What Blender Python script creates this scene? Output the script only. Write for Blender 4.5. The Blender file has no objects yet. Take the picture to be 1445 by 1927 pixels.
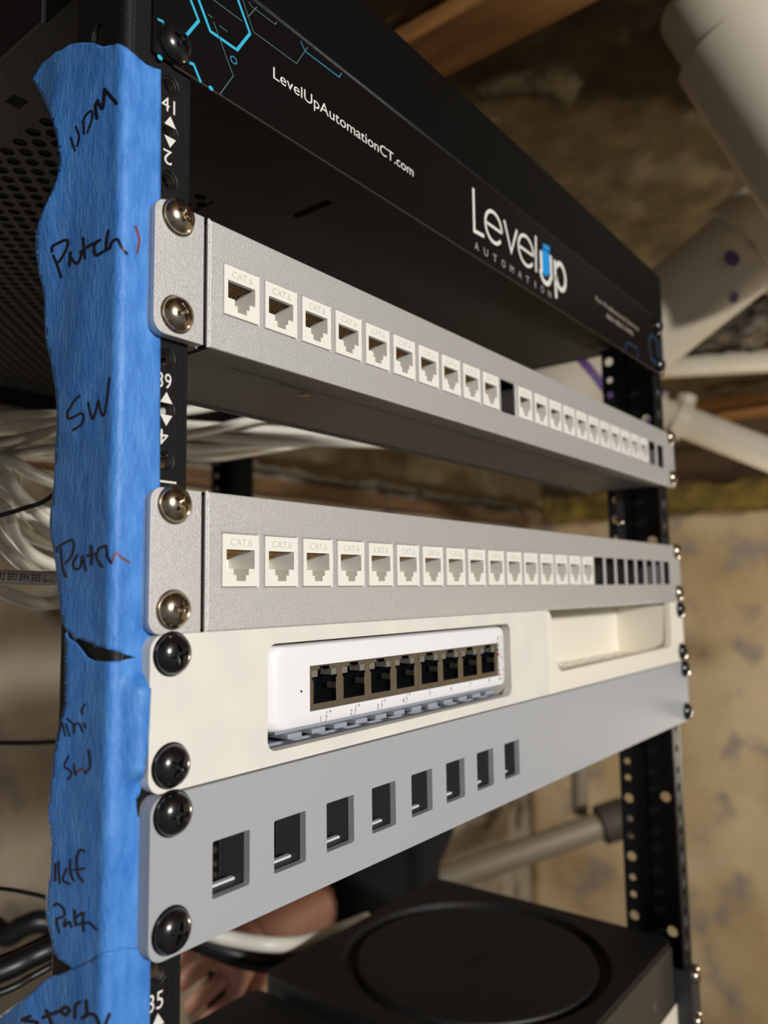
import bpy, bmesh, math, random
from mathutils import Vector, Matrix, noise
from mathutils.geometry import delaunay_2d_cdt
random.seed(7)
C = bpy.context.scene.collection
PI = math.pi
MM = 0.001
U = 44.45
def uz(u): return (u-1)*U            # bottom of rack unit u, millimetres

# ------------------------------------------------------------------ camera
CAM = Vector((-132.17, -192.26, 1655.35)); YAW, PITCH, ROLL, FPX = 0.90886, 0.10277, -0.01529, 1448.55
_f = Vector((math.sin(YAW)*math.cos(PITCH), math.cos(YAW)*math.cos(PITCH), math.sin(PITCH)))
_r = Vector((math.cos(YAW), -math.sin(YAW), 0)); _u = _r.cross(_f)
R_ = _r*math.cos(ROLL)+_u*math.sin(ROLL); U_ = -_r*math.sin(ROLL)+_u*math.cos(ROLL)
def ray(px, py): return _f + R_*((px-722.5)/FPX) - U_*((py-963.5)/FPX)
def on(px, py, axis, val):            # where the sight line meets a plane of the rack (mm)
    d = ray(px, py); t = (val-CAM[axis])/d[axis]; return CAM+d*t
def at(px, py, w): return CAM+ray(px, py)*w
cd = bpy.data.cameras.new('camera'); cam = bpy.data.objects.new('camera', cd); C.objects.link(cam)
M = Matrix((( R_.x, U_.x, -_f.x), (R_.y, U_.y, -_f.y), (R_.z, U_.z, -_f.z))).to_4x4()
M.translation = CAM*MM; cam.matrix_world = M
cd.sensor_fit = 'VERTICAL'; cd.sensor_height = 36; cd.sensor_width = 27; cd.lens = FPX/1927*36
cd.clip_start = 0.01; cd.clip_end = 50
cd.dof.use_dof = True; cd.dof.focus_distance = 0.275; cd.dof.aperture_fstop = 9.0
bpy.context.scene.camera = cam

# ------------------------------------------------------------------ materials
def lin(c):
    return tuple(((v/255)/12.92 if v/255 <= .04045 else ((v/255+.055)/1.055)**2.4) for v in c)+(1,)
def mat(name, c, rough=.5, metal=0, spec=.5, bump=0, bscale=200, c2=None, cscale=20, csharp=(.35, .65), detail=4, coat=0, emit=None, stretch=None, sss=0):
    m = bpy.data.materials.new(name); m.use_nodes = True
    nt = m.node_tree; b = nt.nodes['Principled BSDF']
    b.inputs['Base Color'].default_value = lin(c); b.inputs['Roughness'].default_value = rough
    b.inputs['Metallic'].default_value = metal; b.inputs['Specular IOR Level'].default_value = spec
    b.inputs['Coat Weight'].default_value = coat
    if sss: b.inputs['Subsurface Weight'].default_value = sss; b.inputs['Subsurface Scale'].default_value = .01
    tc = nt.nodes.new('ShaderNodeTexCoord'); src = tc.outputs['Object']
    if stretch:
        mp = nt.nodes.new('ShaderNodeMapping'); mp.inputs['Scale'].default_value = stretch
        nt.links.new(src, mp.inputs['Vector']); src = mp.outputs['Vector']
    if c2:
        n = nt.nodes.new('ShaderNodeTexNoise'); n.inputs['Scale'].default_value = cscale; n.inputs['Detail'].default_value = detail
        r = nt.nodes.new('ShaderNodeValToRGB'); nt.links.new(src, n.inputs['Vector'])
        r.color_ramp.elements[0].position = csharp[0]; r.color_ramp.elements[1].position = csharp[1]
        r.color_ramp.elements[0].color = lin(c); r.color_ramp.elements[1].color = lin(c2)
        nt.links.new(n.outputs['Fac'], r.inputs['Fac']); nt.links.new(r.outputs['Color'], b.inputs['Base Color'])
    if bump:
        n = nt.nodes.new('ShaderNodeTexNoise'); n.inputs['Scale'].default_value = bscale; n.inputs['Detail'].default_value = 3
        k = nt.nodes.new('ShaderNodeBump'); k.inputs['Strength'].default_value = bump; k.inputs['Distance'].default_value = .001
        nt.links.new(src, n.inputs['Vector']); nt.links.new(n.outputs['Fac'], k.inputs['Height']); nt.links.new(k.outputs['Normal'], b.inputs['Normal'])
    if emit:
        b.inputs['Emission Color'].default_value = lin(emit[0]); b.inputs['Emission Strength'].default_value = emit[1]
    return m
silver = mat('silver_powder_coat', (200, 198, 195), .44, .5, .5, bump=.35, bscale=2600, c2=(222, 220, 216), cscale=2600, csharp=(.4, .65))
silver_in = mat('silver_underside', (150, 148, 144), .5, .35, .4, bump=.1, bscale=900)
jackw = mat('ivory_plastic', (238, 235, 224), .42, 0, .5)
jackd = mat('dark_contact_block', (26, 24, 22), .6)
gold = mat('gold_contact', (205, 150, 70), .25, 1)
whitep = mat('cream_printed_plastic', (230, 226, 214), .5, 0, .4, bump=.08, bscale=300, c2=(224, 220, 210), cscale=60)
whiter = mat('cream_printed_plastic_warm', (238, 231, 214), .5, 0, .4, bump=.06, bscale=300)
greyp = mat('grey_printed_plastic', (168, 170, 173), .5, 0, .4, bump=.05, bscale=400)
greyd = mat('grey_plastic_inner', (58, 59, 63), .6)
switchw = mat('glossy_white_plastic', (240, 239, 240), .3, 0, .5, coat=.2)
switchu = mat('switch_underside', (150, 155, 165), .5)
portm = mat('nickel_shield', (150, 140, 122), .36, .85, c2=(142, 132, 114), cscale=300)
portd = mat('port_black', (14, 16, 20), .5)
ledm = mat('smoky_lens', (120, 116, 110), .25, 0, .5)
chrome = mat('nickel_screw', (196, 184, 164), .2, 1, c2=(170, 155, 135), cscale=250)
blk = mat('black_screw', (16, 16, 18), .22, .0, .6, coat=.5)
rackm = mat('black_powder_coat', (17, 17, 18), .5, 0, .3, bump=.12, bscale=700)
rackg = mat('black_gloss_fascia', (9, 8, 9), .4, 0, .25)
edgem = mat('worn_metal_edge', (95, 86, 76), .45, .6)
whiteink = mat('white_print', (228, 224, 216), .5, 0, .3)
greyink = mat('grey_print', (120, 120, 122), .6)
dimink = mat('dim_white_print', (178, 168, 158), .5)
cyan = mat('cyan_print', (50, 178, 214), .5)
blueink = mat('blue_print', (20, 148, 220), .5)
thinc = mat('pale_teal_print', (80, 118, 126), .6)
darkblue = mat('navy_print', (28, 72, 104), .55)
redink = mat('red_dot', (225, 70, 60), .5); greenink = mat('green_dot', (60, 160, 90), .5)
tapem = mat('blue_painters_tape', (52, 118, 198), .5, 0, .45, bump=.35, bscale=900, c2=(84, 146, 218), cscale=260, csharp=(.3, .7), stretch=(1, 1, .35))
marker = mat('black_marker', (24, 20, 38), .4); markerb = mat('faded_marker', (112, 66, 74), .5)
cablew = mat('white_cable_jacket', (222, 218, 205), .4)
cableb = mat('black_cable_jacket', (20, 20, 20), .4)
pvc = mat('white_pvc', (206, 196, 178), .4, 0, .4, c2=(190, 178, 156), cscale=5)
purple = mat('purple_primer', (84, 56, 110), .5)
wood = mat('joist_wood', (168, 116, 58), .8, c2=(130, 86, 42), cscale=9, stretch=(8, 1, 8), bump=.3, bscale=60)
batt = mat('brown_insulation', (86, 74, 54), .95, 0, .1, c2=(116, 100, 72), cscale=20, csharp=(.3, .75), bump=.8, bscale=120, detail=8)
yellowi = mat('yellow_insulation', (146, 124, 58), .95, 0, .1, c2=(96, 80, 46), cscale=12, bump=1, bscale=60)
fluffm = mat('dusty_fibre', (120, 112, 98), .95, 0, .1, c2=(48, 42, 36), cscale=22, csharp=(.4, .6), bump=1, bscale=80)
conduit = mat('grey_conduit', (124, 114, 98), .5)
ampm = mat('matt_black_plastic', (27, 26, 25), .55, 0, .4)
ampf = mat('amplifier_front_lit', (62, 56, 50), .35, 0, .5)  # case black lightened: light falling on the front is in the colour
skinm = mat('skin', (216, 158, 136), .55, 0, .4, sss=.1)
cloth = mat('black_cloth', (22, 23, 26), .95, 0, .1, bump=.4, bscale=500)
hairm = mat('dark_hair', (30, 22, 18), .7)
floorm = mat('concrete_floor', (110, 104, 96), .9, c2=(84, 80, 74), cscale=4, bump=.3, bscale=30)
def plaster(name, a, b, c, seed):
    m = bpy.data.materials.new(name); m.use_nodes = True; nt = m.node_tree; p = nt.nodes['Principled BSDF']
    p.inputs['Roughness'].default_value = .95; p.inputs['Specular IOR Level'].default_value = .15
    tc = nt.nodes.new('ShaderNodeTexCoord'); mp = nt.nodes.new('ShaderNodeMapping'); mp.inputs['Location'].default_value = (seed, seed*2, seed*3)
    nt.links.new(tc.outputs['Object'], mp.inputs['Vector'])
    def nz(s, d, lo, hi, ca, cb, prev=None):
        n = nt.nodes.new('ShaderNodeTexNoise'); n.inputs['Scale'].default_value = s; n.inputs['Detail'].default_value = d
        nt.links.new(mp.outputs['Vector'], n.inputs['Vector'])
        r = nt.nodes.new('ShaderNodeMapRange'); r.inputs['From Min'].default_value = lo; r.inputs['From Max'].default_value = hi
        nt.links.new(n.outputs['Fac'], r.inputs['Value'])
        x = nt.nodes.new('ShaderNodeMix'); x.data_type = 'RGBA'
        nt.links.new(r.outputs['Result'], x.inputs['Factor'])
        if prev: nt.links.new(prev, x.inputs['A'])
        else: x.inputs['A'].default_value = lin(ca)
        x.inputs['B'].default_value = lin(cb); return x.outputs['Result'], n
    o, _ = nz(3.5, 5, .4, .65, a, b)
    o, n2 = nz(7, 4, .56, .68, a, c, o)
    nt.links.new(o, p.inputs['Base Color'])
    k = nt.nodes.new('ShaderNodeBump'); k.inputs['Distance'].default_value = .02; k.inputs['Strength'].default_value = .6
    nt.links.new(n2.outputs['Fac'], k.inputs['Height']); nt.links.new(k.outputs['Normal'], p.inputs['Normal'])
    return m
wallm = plaster('tan_plaster', (220, 198, 160), (198, 170, 126), (166, 152, 140), 3)
wallm2 = plaster('stone_foundation', (158, 144, 122), (190, 178, 158), (112, 98, 84), 9)

# ------------------------------------------------------------------ object helpers (mesh data in mm -> m)
def tag(o, label=None, cat=None, group=None, kind=None):
    if label: o['label'] = label
    if cat: o['category'] = cat
    if group: o['group'] = group
    if kind: o['kind'] = kind
    return o
def thing(name, loc, label, cat, group=None):
    o = bpy.data.objects.new(name, None); C.objects.link(o); o.location = Vector(loc)*MM
    o.empty_display_size = .01
    return tag(o, label, cat, group)
def obj(name, bm, m, parent=None, smooth=False, bevel=0, seg=2, label=None):
    off = parent.location/MM if parent is not None and parent.parent is None else Vector((0, 0, 0))
    if parent is not None and parent.parent is not None: off = parent.parent.location/MM
    bmesh.ops.recalc_face_normals(bm, faces=bm.faces[:])
    for v in bm.verts: v.co = (v.co-off)*MM
    me = bpy.data.meshes.new(name); bm.to_mesh(me); bm.free()
    me.materials.append(m)
    if smooth:
        for p in me.polygons: p.use_smooth = True
    o = bpy.data.objects.new(name, me); C.objects.link(o)
    if parent is not None: o.parent = parent
    if bevel:
        b = o.modifiers.new('bevel', 'BEVEL'); b.width = bevel*MM; b.segments = seg; b.limit_method = 'ANGLE'; b.angle_limit = math.radians(40)
        b.harden_normals = False
    if label: o['label'] = label
    return o
def copy_thing(o, loc, label=None, group=None, rot=None):
    c = o.copy(); C.objects.link(c); c.location = Vector(loc)*MM
    if rot is not None: c.rotation_euler = rot
    if label: c['label'] = label
    if group: c['group'] = group
    for ch in [x for x in bpy.data.objects if x.parent == o]:
        d = ch.copy(); C.objects.link(d); d.parent = c
        for g in [x for x in bpy.data.objects if x.parent == ch]:
            e = g.copy(); C.objects.link(e); e.parent = d
    return c
def box(bm, x0, x1, y0, y1, z0, z1):
    vs = [bm.verts.new((x, y, z)) for z in (z0, z1) for y in (y0, y1) for x in (x0, x1)]
    for f in ((0, 1, 3, 2), (4, 6, 7, 5), (0, 4, 5, 1), (2, 3, 7, 6), (0, 2, 6, 4), (1, 5, 7, 3)): bm.faces.new([vs[i] for i in f])
def P3(u, v, a, axis): return {'y': (u, a, v), 'x': (a, u, v), 'z': (u, v, a)}[axis]
def slab(bm, outline, holes, a0, a1, axis='y', wall=True):
    edges = []; loops = []
    for lp in [outline]+list(holes):
        vs = [bm.verts.new(P3(u, v, a0, axis)) for u, v in lp]
        es = [bm.edges.new((vs[i], vs[(i+1) % len(vs)])) for i in range(len(vs))]
        edges += es; loops.append(vs)
    nrm = {'y': (0, -1, 0), 'x': (-1, 0, 0), 'z': (0, 0, -1)}[axis]
    g = bmesh.ops.triangle_fill(bm, edges=edges, use_beauty=True, use_dissolve=False, normal=nrm)
    fs = [f for f in g['geom'] if isinstance(f, bmesh.types.BMFace)]
    if a1 is None: return
    mp = {}
    d = Vector(P3(0, 0, a1-a0, axis))
    for lp in loops:
        for v in lp: mp[v] = bm.verts.new(v.co+d)
    for f in fs: bm.faces.new([mp[v] for v in reversed(f.verts)])
    for lp in loops:
        for i in range(len(lp)):
            a, b = lp[i], lp[(i+1) % len(lp)]; bm.faces.new([a, b, mp[b], mp[a]])
def rect(x0, x1, z0, z1): return [(x0, z0), (x1, z0), (x1, z1), (x0, z1)]
def rrect(x0, x1, z0, z1, r, n=6, corners=(1, 1, 1, 1)):
    out = []
    for k, (cx, cz, a) in enumerate(((x0, z0, 180), (x1, z0, 270), (x1, z1, 0), (x0, z1, 90))):
        if not corners[k]: out.append((cx, cz)); continue
        ox = cx+(r if cx == x0 else -r); oz = cz+(r if cz == z0 else -r)
        for i in range(n+1):
            t = math.radians(a+90*i/n); out.append((ox+r*math.cos(t), oz+r*math.sin(t)))
    return out
def circ(x, z, r, n=20, rz=None): return [(x+r*math.cos(2*PI*i/n), z+(rz or r)*math.sin(2*PI*i/n)) for i in range(n)]
def lathe(bm, prof, n=40, cap=True):   # prof: (radius, y) ; axis = Y through origin
    rings = []
    for r, y in prof:
        rings.append([bm.verts.new((r*math.cos(2*PI*i/n), y, r*math.sin(2*PI*i/n))) for i in range(n)] if r > 1e-6 else [bm.verts.new((0, y, 0))])
    for A, B in zip(rings, rings[1:]):
        for i in range(n):
            j = (i+1) % n
            if len(A) == 1: bm.faces.new([A[0], B[j], B[i]])
            elif len(B) == 1: bm.faces.new([A[i], A[j], B[0]])
            else: bm.faces.new([A[i], A[j], B[j], B[i]])
    if cap and len(rings[0]) > 1: bm.faces.new(rings[0][::-1])
    if cap and len(rings[-1]) > 1: bm.faces.new(rings[-1])
def smooth_pts(pts, k=8):
    pts = [Vector(p) for p in pts]; out = []
    q = [pts[0]*2-pts[1]]+pts+[pts[-1]*2-pts[-2]]
    for i in range(1, len(q)-2):
        a, b, c, d = q[i-1:i+3]
        for j in range(k):
            t = j/k; out.append(.5*((2*b)+(c-a)*t+(2*a-5*b+4*c-d)*t*t+(3*b-a-3*c+d)*t**3))
    out.append(pts[-1]); return out
def tube(bm, pts, r, n=12, cap=True):
    pts = [Vector(p) for p in pts]; rings = []; up = None
    rr = r if isinstance(r, (list, tuple)) else [r]*len(pts)
    for i, p in enumerate(pts):
        t = (pts[min(i+1, len(pts)-1)]-pts[max(i-1, 0)]).normalized()
        if up is None: up = t.orthogonal().normalized()
        up = (up-t*up.dot(t)).normalized(); s = t.cross(up)
        rings.append([bm.verts.new(p+(up*math.cos(2*PI*k/n)+s*math.sin(2*PI*k/n))*rr[i]) for k in range(n)])
    for A, B in zip(rings, rings[1:]):
        for k in range(n): bm.faces.new([A[k], A[(k+1) % n], B[(k+1) % n], B[k]])
    if cap: bm.faces.new(rings[0][::-1]); bm.faces.new(rings[-1])
def bake(o):                             # evaluated copy of an object's mesh
    dg = bpy.context.evaluated_depsgraph_get(); dg.update()
    me = bpy.data.meshes.new_from_object(o.evaluated_get(dg)); return me
_tc = {}
def text_geo(s, spacing=1.0):
    if (s, spacing) in _tc: return _tc[(s, spacing)]
    c = bpy.data.curves.new('t', 'FONT'); c.body = s; c.size = 1; c.space_character = spacing; c.resolution_u = 4
    o = bpy.data.objects.new('t', c); C.objects.link(o); me = bake(o)
    vs = [(v.co.x, v.co.y) for v in me.vertices]; fs = [tuple(p.vertices) for p in me.polygons]
    bpy.data.objects.remove(o); bpy.data.meshes.remove(me); bpy.data.curves.remove(c)
    _tc[(s, spacing)] = (vs, fs); return vs, fs
CAPH = max(v[1] for v in text_geo('H')[0])
def text(bm, s, x0, x1, z, cap, y, depth=.0, rot=False, spacing=1.0):
    vs, fs = text_geo(s, spacing); a = min(v[0] for v in vs); b = max(v[0] for v in vs)
    sz = cap/CAPH; sx = (x1-x0)/(b-a) if x1 is not None else sz
    pl = [(x0+(v[0]-a)*sx, z+v[1]*sz) for v in vs]
    if rot: cx, cz = (x0+x1)/2, z+cap/2; pl = [(2*cx-p[0], 2*cz-p[1]) for p in pl]
    V = [bm.verts.new((p[0], y, p[1])) for p in pl]
    for f in fs:
        try: bm.faces.new([V[i] for i in f])
        except ValueError: pass
    return V
def ribbon(bm, pts, w, fn, closed=False):  # 2-D polyline stroke; fn maps 2-D to 3-D
    p = [Vector(q) for q in pts]; n = len(p); L = []; Rr = []
    for i in range(n):
        if closed: a, b = p[(i-1) % n], p[(i+1) % n]
        else: a, b = p[max(i-1, 0)], p[min(i+1, n-1)]
        t0 = (p[i]-a).normalized() if (p[i]-a).length > 1e-6 else (b-p[i]).normalized()
        t1 = (b-p[i]).normalized() if (b-p[i]).length > 1e-6 else t0
        t = (t0+t1).normalized() if (t0+t1).length > 1e-3 else t1
        s = Vector((-t.y, t.x)); k = min(1/max(.5, s.dot(Vector((-t0.y, t0.x)))), 1.8)
        L.append(bm.verts.new(fn(*(p[i]+s*w/2*k)))); Rr.append(bm.verts.new(fn(*(p[i]-s*w/2*k))))
    for i in range(n if closed else n-1):
        j = (i+1) % n; bm.faces.new([L[i], L[j], Rr[j], Rr[i]])
def arc(cx, cy, rx, ry, a0, a1, n=14): return [(cx+rx*math.cos(math.radians(a0+(a1-a0)*i/n)), cy+ry*math.sin(math.radians(a0+(a1-a0)*i/n))) for i in range(n+1)]

# ================================================================== RACK
XL, XR = -9.0, 487.0
YR = 3.0                                  # right post sits a hair further back
rack = thing('server_rack', (240, 260, 0), 'tall black steel equipment rack with numbered perforated posts and a perforated roof', 'rack')
TOP = 1905
def post(name, xo, xi, y0, s, lo=60):
    # flange xo..xi at y0, web at xo going back
    b = bmesh.new(); x0, x1 = min(xo, xi), max(xo, xi); hx = 8.0 if xo < 200 else 474.6
    holes = []
    for u in range(28, 43):
        for h in (6.35, 22.225, 38.1): holes.append(circ(hx, uz(u)+h, 2.7, 18))
    near = xo < 200
    slab(b, rect(x0+(3.2 if near else 0), x1-(0 if near else 3.2), lo, TOP), holes, y0, y0+2)
    wx0, wx1 = (xo, xo+2) if near else (xo-2, xo)
    cx = xo+3.2 if near else xo-3.2; sg = -1 if near else 1; prev = None          # rounded bend
    for i in range(9):
        a = PI/2*i/8; row = []
        for rr in (3.2, 1.2):
            for z in (lo, TOP): row.append(b.verts.new((cx+sg*rr*math.sin(a), y0+3.2-rr*math.cos(a), z)))
        if prev:
            for (p, q) in ((0, 1), (1, 3), (3, 2), (2, 0)): b.faces.new([prev[p], prev[q], row[q], row[p]])
        prev = row
    holes = []
    for k in range(10): holes.append(circ(y0+14, 1830-k*101.6 if xo < 200 else 1890.5-k*99.2, 3.9, 20))
    slab(b, rect(y0+3.2, y0+(26.5 if near else 31), lo, TOP), holes, wx0, wx1, 'x')
    return obj(name, b, rackm, rack, bevel=.5)
pl = post('front_post', XL, 15.9, 0, 1)
pr = post('front_post', XR, 466.7, YR, -1)
# lacing strip bolted behind the far post
b = bmesh.new(); holes = []
for u in range(28, 43):
    for h, r in ((6.35, 2.6), (22.225, 3.6), (38.1, 2.6)): holes.append(circ(YR+42.5, uz(u)+h, r, 16))
slab(b, rect(YR+28.5, YR+49, 60, TOP), holes, XR-3.6, XR-2, 'x'); obj('lacing_strip', b, rackm, rack, bevel=.4)
# threaded hole rims on the near post
thm = mat('thread_steel', (90, 86, 80), .3, .9)
for u in (41, 39, 35):
    for h in (6.35, 22.225, 38.1):
        z = uz(u)+h; b = bmesh.new()
        for k in range(4):
            ring = [[], []]
            for i in range(24):
                a = 2*PI*i/24
                for j, (rr, yy) in enumerate(((2.75, .6+k*.8), (2.3, 1.0+k*.8))): ring[j].append(b.verts.new((8+rr*math.cos(a), yy, z+rr*math.sin(a))))
            for i in range(24): b.faces.new([ring[0][i], ring[0][(i+1) % 24], ring[1][(i+1) % 24], ring[1][i]])
        obj('hole_thread', b, thm, rack)
# rear posts
for n_, xo in (('rear_post', 476.0), ('rear_post', -8.0)):
    b = bmesh.new(); x0 = xo; holes = [circ(x0+8, uz(u)+h, 3, 12) for u in range(28, 43) for h in (6.35, 22.2, 38.1)]
    slab(b, rect(x0, x0+24, 60, TOP), holes, 548, 550)
    slab(b, rect(500, 550, 60, TOP), [], x0+22 if xo > 0 else x0, x0+24 if xo > 0 else x0+2, 'x')
    obj(n_, b, rackm, rack, bevel=.5)
# post printing
for u, nn in ((41, '41'), (39, '39'), (35, '35'), (34, '34'), (33, '33')):
    z = uz(u); y = -.06; b = bmesh.new()
    text(b, nn, 4.7, 9.7, z+28.6, 4.6, y)
    text(b, str(43-u), (5.6 if u > 33 else 5), (8.8 if u > 33 else 10), z+11.2, 4.6, y, rot=True)
    for zz, s in ((z+25.3, -1), (z+19.2, 1)):
        V = [b.verts.new((8+dx, y, zz+dz*s)) for dx, dz in ((-2.2, 1.2*1), (2.2, 1.2), (0, -2.2))]
        b.faces.new(V)
    obj('printed_number', b, whiteink, rack, label='white printed unit numbers and arrows')
b = bmesh.new(); b.faces.new([b.verts.new((p[0], -.06, p[1])) for p in rect(4, 12, uz(39)-.3, uz(39)+.3)]); obj('printed_line', b, whiteink, rack)
                          # numbers on the far post, seen at a raking angle
for u in range(28, 43):
    z = uz(u); b = bmesh.new()
    text(b, str(u), 471.5, 478, z+28.6, 4.6, YR-.06)
    text(b, str(43-u), 472, 477.5, z+11.2, 4.6, YR-.06, rot=True)
    obj('printed_number', b, greyink, rack)
# top frame: front beam, side rails, roof
b = bmesh.new(); slab(b, rrect(XL, 484, 1866.5, 1906, 3), [], -.6, 22); o = obj('top_beam', b, mat('black_satin_beam', (8, 8, 8), .5, 0, .15), rack, bevel=1.5, seg=3)
for xx, wx in ((XL, XL+2), (XR, XR+2)):
    b = bmesh.new()
    holes = []
    if xx > 200:
        a = on(1003, 688, 0, XR); c = on(1053, 668, 0, XR)
        holes.append(rrect(c.y, a.y, min(a.z, c.z)-2.0, min(a.z, c.z)+6.5, 4))
        holes.append(rrect(c.y+120, a.y+120, min(a.z, c.z)-2.0, min(a.z, c.z)+6.5, 4))
    slab(b, rect(50 if xx < 0 else 46, 549, 1852.3, TOP), holes, xx, wx, 'x')
    obj('side_rail', b, rackm, rack, bevel=.5)
b = bmesh.new(); slab(b, rect(XL+2, XR, 1836, TOP), [], 549, 551.5); box(b, XL+2, XR, 530, 549, 1836, 1838)
obj('rear_beam', b, rackm, rack, bevel=.5)
# roof: solid frame plus perforated field
b = bmesh.new(); s = 5.7; ZR = 1853.0
def inside(x, y): return 16 < x < 466 and (y > 97 if x < 112 else y > 136) and y < 505
for i in range(0, 84):
    for j in range(0, 92):
        if (i+j) % 2: continue
        x = 16.5+s*i; y = 98+s*j-.0
        if not inside(x, y) : continue
        inner = [b.verts.new((x+3.1*math.cos(2*PI*k/12), y+3.1*math.sin(2*PI*k/12), ZR)) for k in range(12)]
        low = [b.verts.new(v.co+Vector((0, 0, 1.2))) for v in inner]
        outer = []
        for k in range(12):
            q = k//3; t = (k % 3)/3; ca = [(s, 0), (0, s), (-s, 0), (0, -s), (s, 0)]
            outer.append(b.verts.new((x+ca[q][0]*(1-t)+ca[q+1][0]*t, y+ca[q][1]*(1-t)+ca[q+1][1]*t, ZR)))
        for k in range(12):
            m_ = (k+1) % 12
            b.faces.new([inner[k], inner[m_], outer[m_], outer[k]]); b.faces.new([inner[k], low[k], low[m_], inner[m_]])
obj('perforated_roof', b, rackm, rack)
b = bmesh.new()
hole = [(19, 101), (110, 101), (110, 140), (463, 140), (463, 501), (19, 501)]
slot = rrect(144, 149, 56, 82, 2.3); sq = rect(4.5, 10.5, 96, 104)
slab(b, rect(XL+2, XR, 2, 549), [hole, slot, sq], ZR-.2, ZR-.1+.1, 'z')
slab(b, rect(XL+2, XR, 2, 549), [], ZR+49, ZR+50, 'z')
obj('roof_panel', b, rackm, rack)
# brace with bolt on the far post (seen between the two silver panels)
b = bmesh.new(); slab(b, rect(37.5, 45, 1640, 1760), [], XR-4.5, XR-2, 'x'); obj('brace_strip', b, mat('brace_paint', (46, 46, 48), .4), rack, bevel=.5)
b = bmesh.new(); lathe(b, [(3.2, 0), (3.2, -1.2), (2.2, -2.4), (0, -2.8)], 16)
bmesh.ops.rotate(b, verts=b.verts, cent=(0, 0, 0), matrix=Matrix.Rotation(-PI/2, 3, 'Z'))
p = on(1197, 982, 0, XR-5); bmesh.ops.translate(b, verts=b.verts, vec=(XR-4.5, 41, p.z)); obj('bolt', b, chrome, rack, smooth=True)
b = bmesh.new(); slab(b, rect(XL, XR, 60, 100), [], 0, 3); slab(b, rect(XL, XR, 60, 100), [], 547, 550)
slab(b, rect(0, 550, 60, 100), [], XL, XL+3, 'x'); slab(b, rect(0, 550, 60, 100), [], XR-3, XR, 'x'); obj('base_frame', b, rackm, rack)
for x in (2, 478):
    for y in (12, 538):
        b = bmesh.new(); lathe(b, [(20, 0), (20, 12), (8, 14), (8, 60)], 20)
        bmesh.ops.rotate(b, verts=b.verts, cent=(0, 0, 0), matrix=Matrix.Rotation(PI/2, 3, 'X')); bmesh.ops.translate(b, verts=b.verts, vec=(x, y, 0))
        obj('levelling_foot', b, rackm, rack, smooth=False)

# ================================================================== SCREWS
def screw_proto(name, r, h, m, wash, label, cat='screw'):
    t = thing(name, (0, 0, 0), label, cat)
    b = bmesh.new(); NR, NT = 46, 112; rings = []
    def dome(x, z):
        q = min(1, math.hypot(x, z)/r); y = -.5-(h-.5)*(1-q**2.3)**.62
        L, W = r*.47, r*.085
        d1 = max(abs(x)-L, abs(z)-W-.12*(L-abs(x))*.5); d2 = max(abs(z)-L, abs(x)-W-.12*(L-abs(z))*.5)
        d = min(d1, d2)                               # inside the cross recess when negative
        if d < .08: y += min(1, (.08-d)/.22)*(1.1+.9*max(0, 1-math.hypot(x, z)/L))
        return min(y, -.5)
    for i in range(NR+1):
        q = math.sin(PI/2*i/NR)*r if i > NR*.8 else None
        rr = r*(i/NR)**.85
        rings.append([b.verts.new((rr*math.cos(2*PI*k/NT), dome(rr*math.cos(2*PI*k/NT), rr*math.sin(2*PI*k/NT)), rr*math.sin(2*PI*k/NT))) for k in range(NT)] if i else [b.verts.new((0, dome(0, 0), 0))])
    rings.append([b.verts.new((v.co.x*.97, -.02, v.co.z*.97)) for v in rings[-1]])
    for A, B in zip(rings, rings[1:]):
        for k in range(NT):
            j = (k+1) % NT
            if len(A) == 1: b.faces.new([A[0], B[j], B[k]])
            else: b.faces.new([A[k], A[j], B[j], B[k]])
    b.faces.new(rings[-1])
    o = obj('head', b, m, t, smooth=True); o.data.set_sharp_from_angle(angle=math.radians(50))
    if wash:
        b = bmesh.new(); lathe(b, [(3, .45), (r*1.06, .45), (r*1.08, .2), (r*1.06, -.05), (3, -.06)], 40); obj('washer', b, m, t)
    b = bmesh.new(); lathe(b, [(2.2, -.1), (2.2, 9), (1.6, 10.5)], 16); obj('shank', b, m, t)
    return t
scr_s = screw_proto('rack_screw', 5.5, 3.6, chrome, True, 'x'); scr_b = screw_proto('rack_screw', 6.05, 3.9, blk, True, 'x')
used = {}
def screw(proto, x, y, z, label, group, rot=0):
    if proto not in used:
        used[proto] = 1; t = proto; t.location = Vector((x, y, z))*MM; t['label'] = label; t['group'] = group
    else: t = copy_thing(proto, (x, y, z), label, group)
    t.rotation_euler = (0, math.radians(rot), 0)
    return t
YP, YW, YG, YH = -4.3, -4.4, -5.6, -1.4
ord1 = ['upper', 'lower']
gs = 'nickel screws in the patch panel ears'; gb = 'black screws in the printed panels'
rots = [(20, 68), (35, 10), (75, 50), (25, 55)]
for pn, u, rz in (('upper silver patch panel', 40, (20, 62)), ('lower silver patch panel', 38, (38, 8))):
    dz = -.6
    screw(scr_s, 8.2, YP-.4, uz(u)+38.1+dz*1.5, f'nickel screw, top left ear of the {pn}', gs, rz[0])
    screw(scr_s, 8.2, YP-.4, uz(u)+6.35, f'nickel screw, bottom left ear of the {pn}', gs, rz[1])
    screw(scr_s, 474.4, YP-.4, uz(u)+38.1, f'small nickel screw, top of the far right ear, {pn}', gs, 15)
    screw(scr_s, 474.4, YP-.4, uz(u)+6.35, f'small nickel screw, bottom of the far right ear, {pn}', gs, 50)
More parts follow.
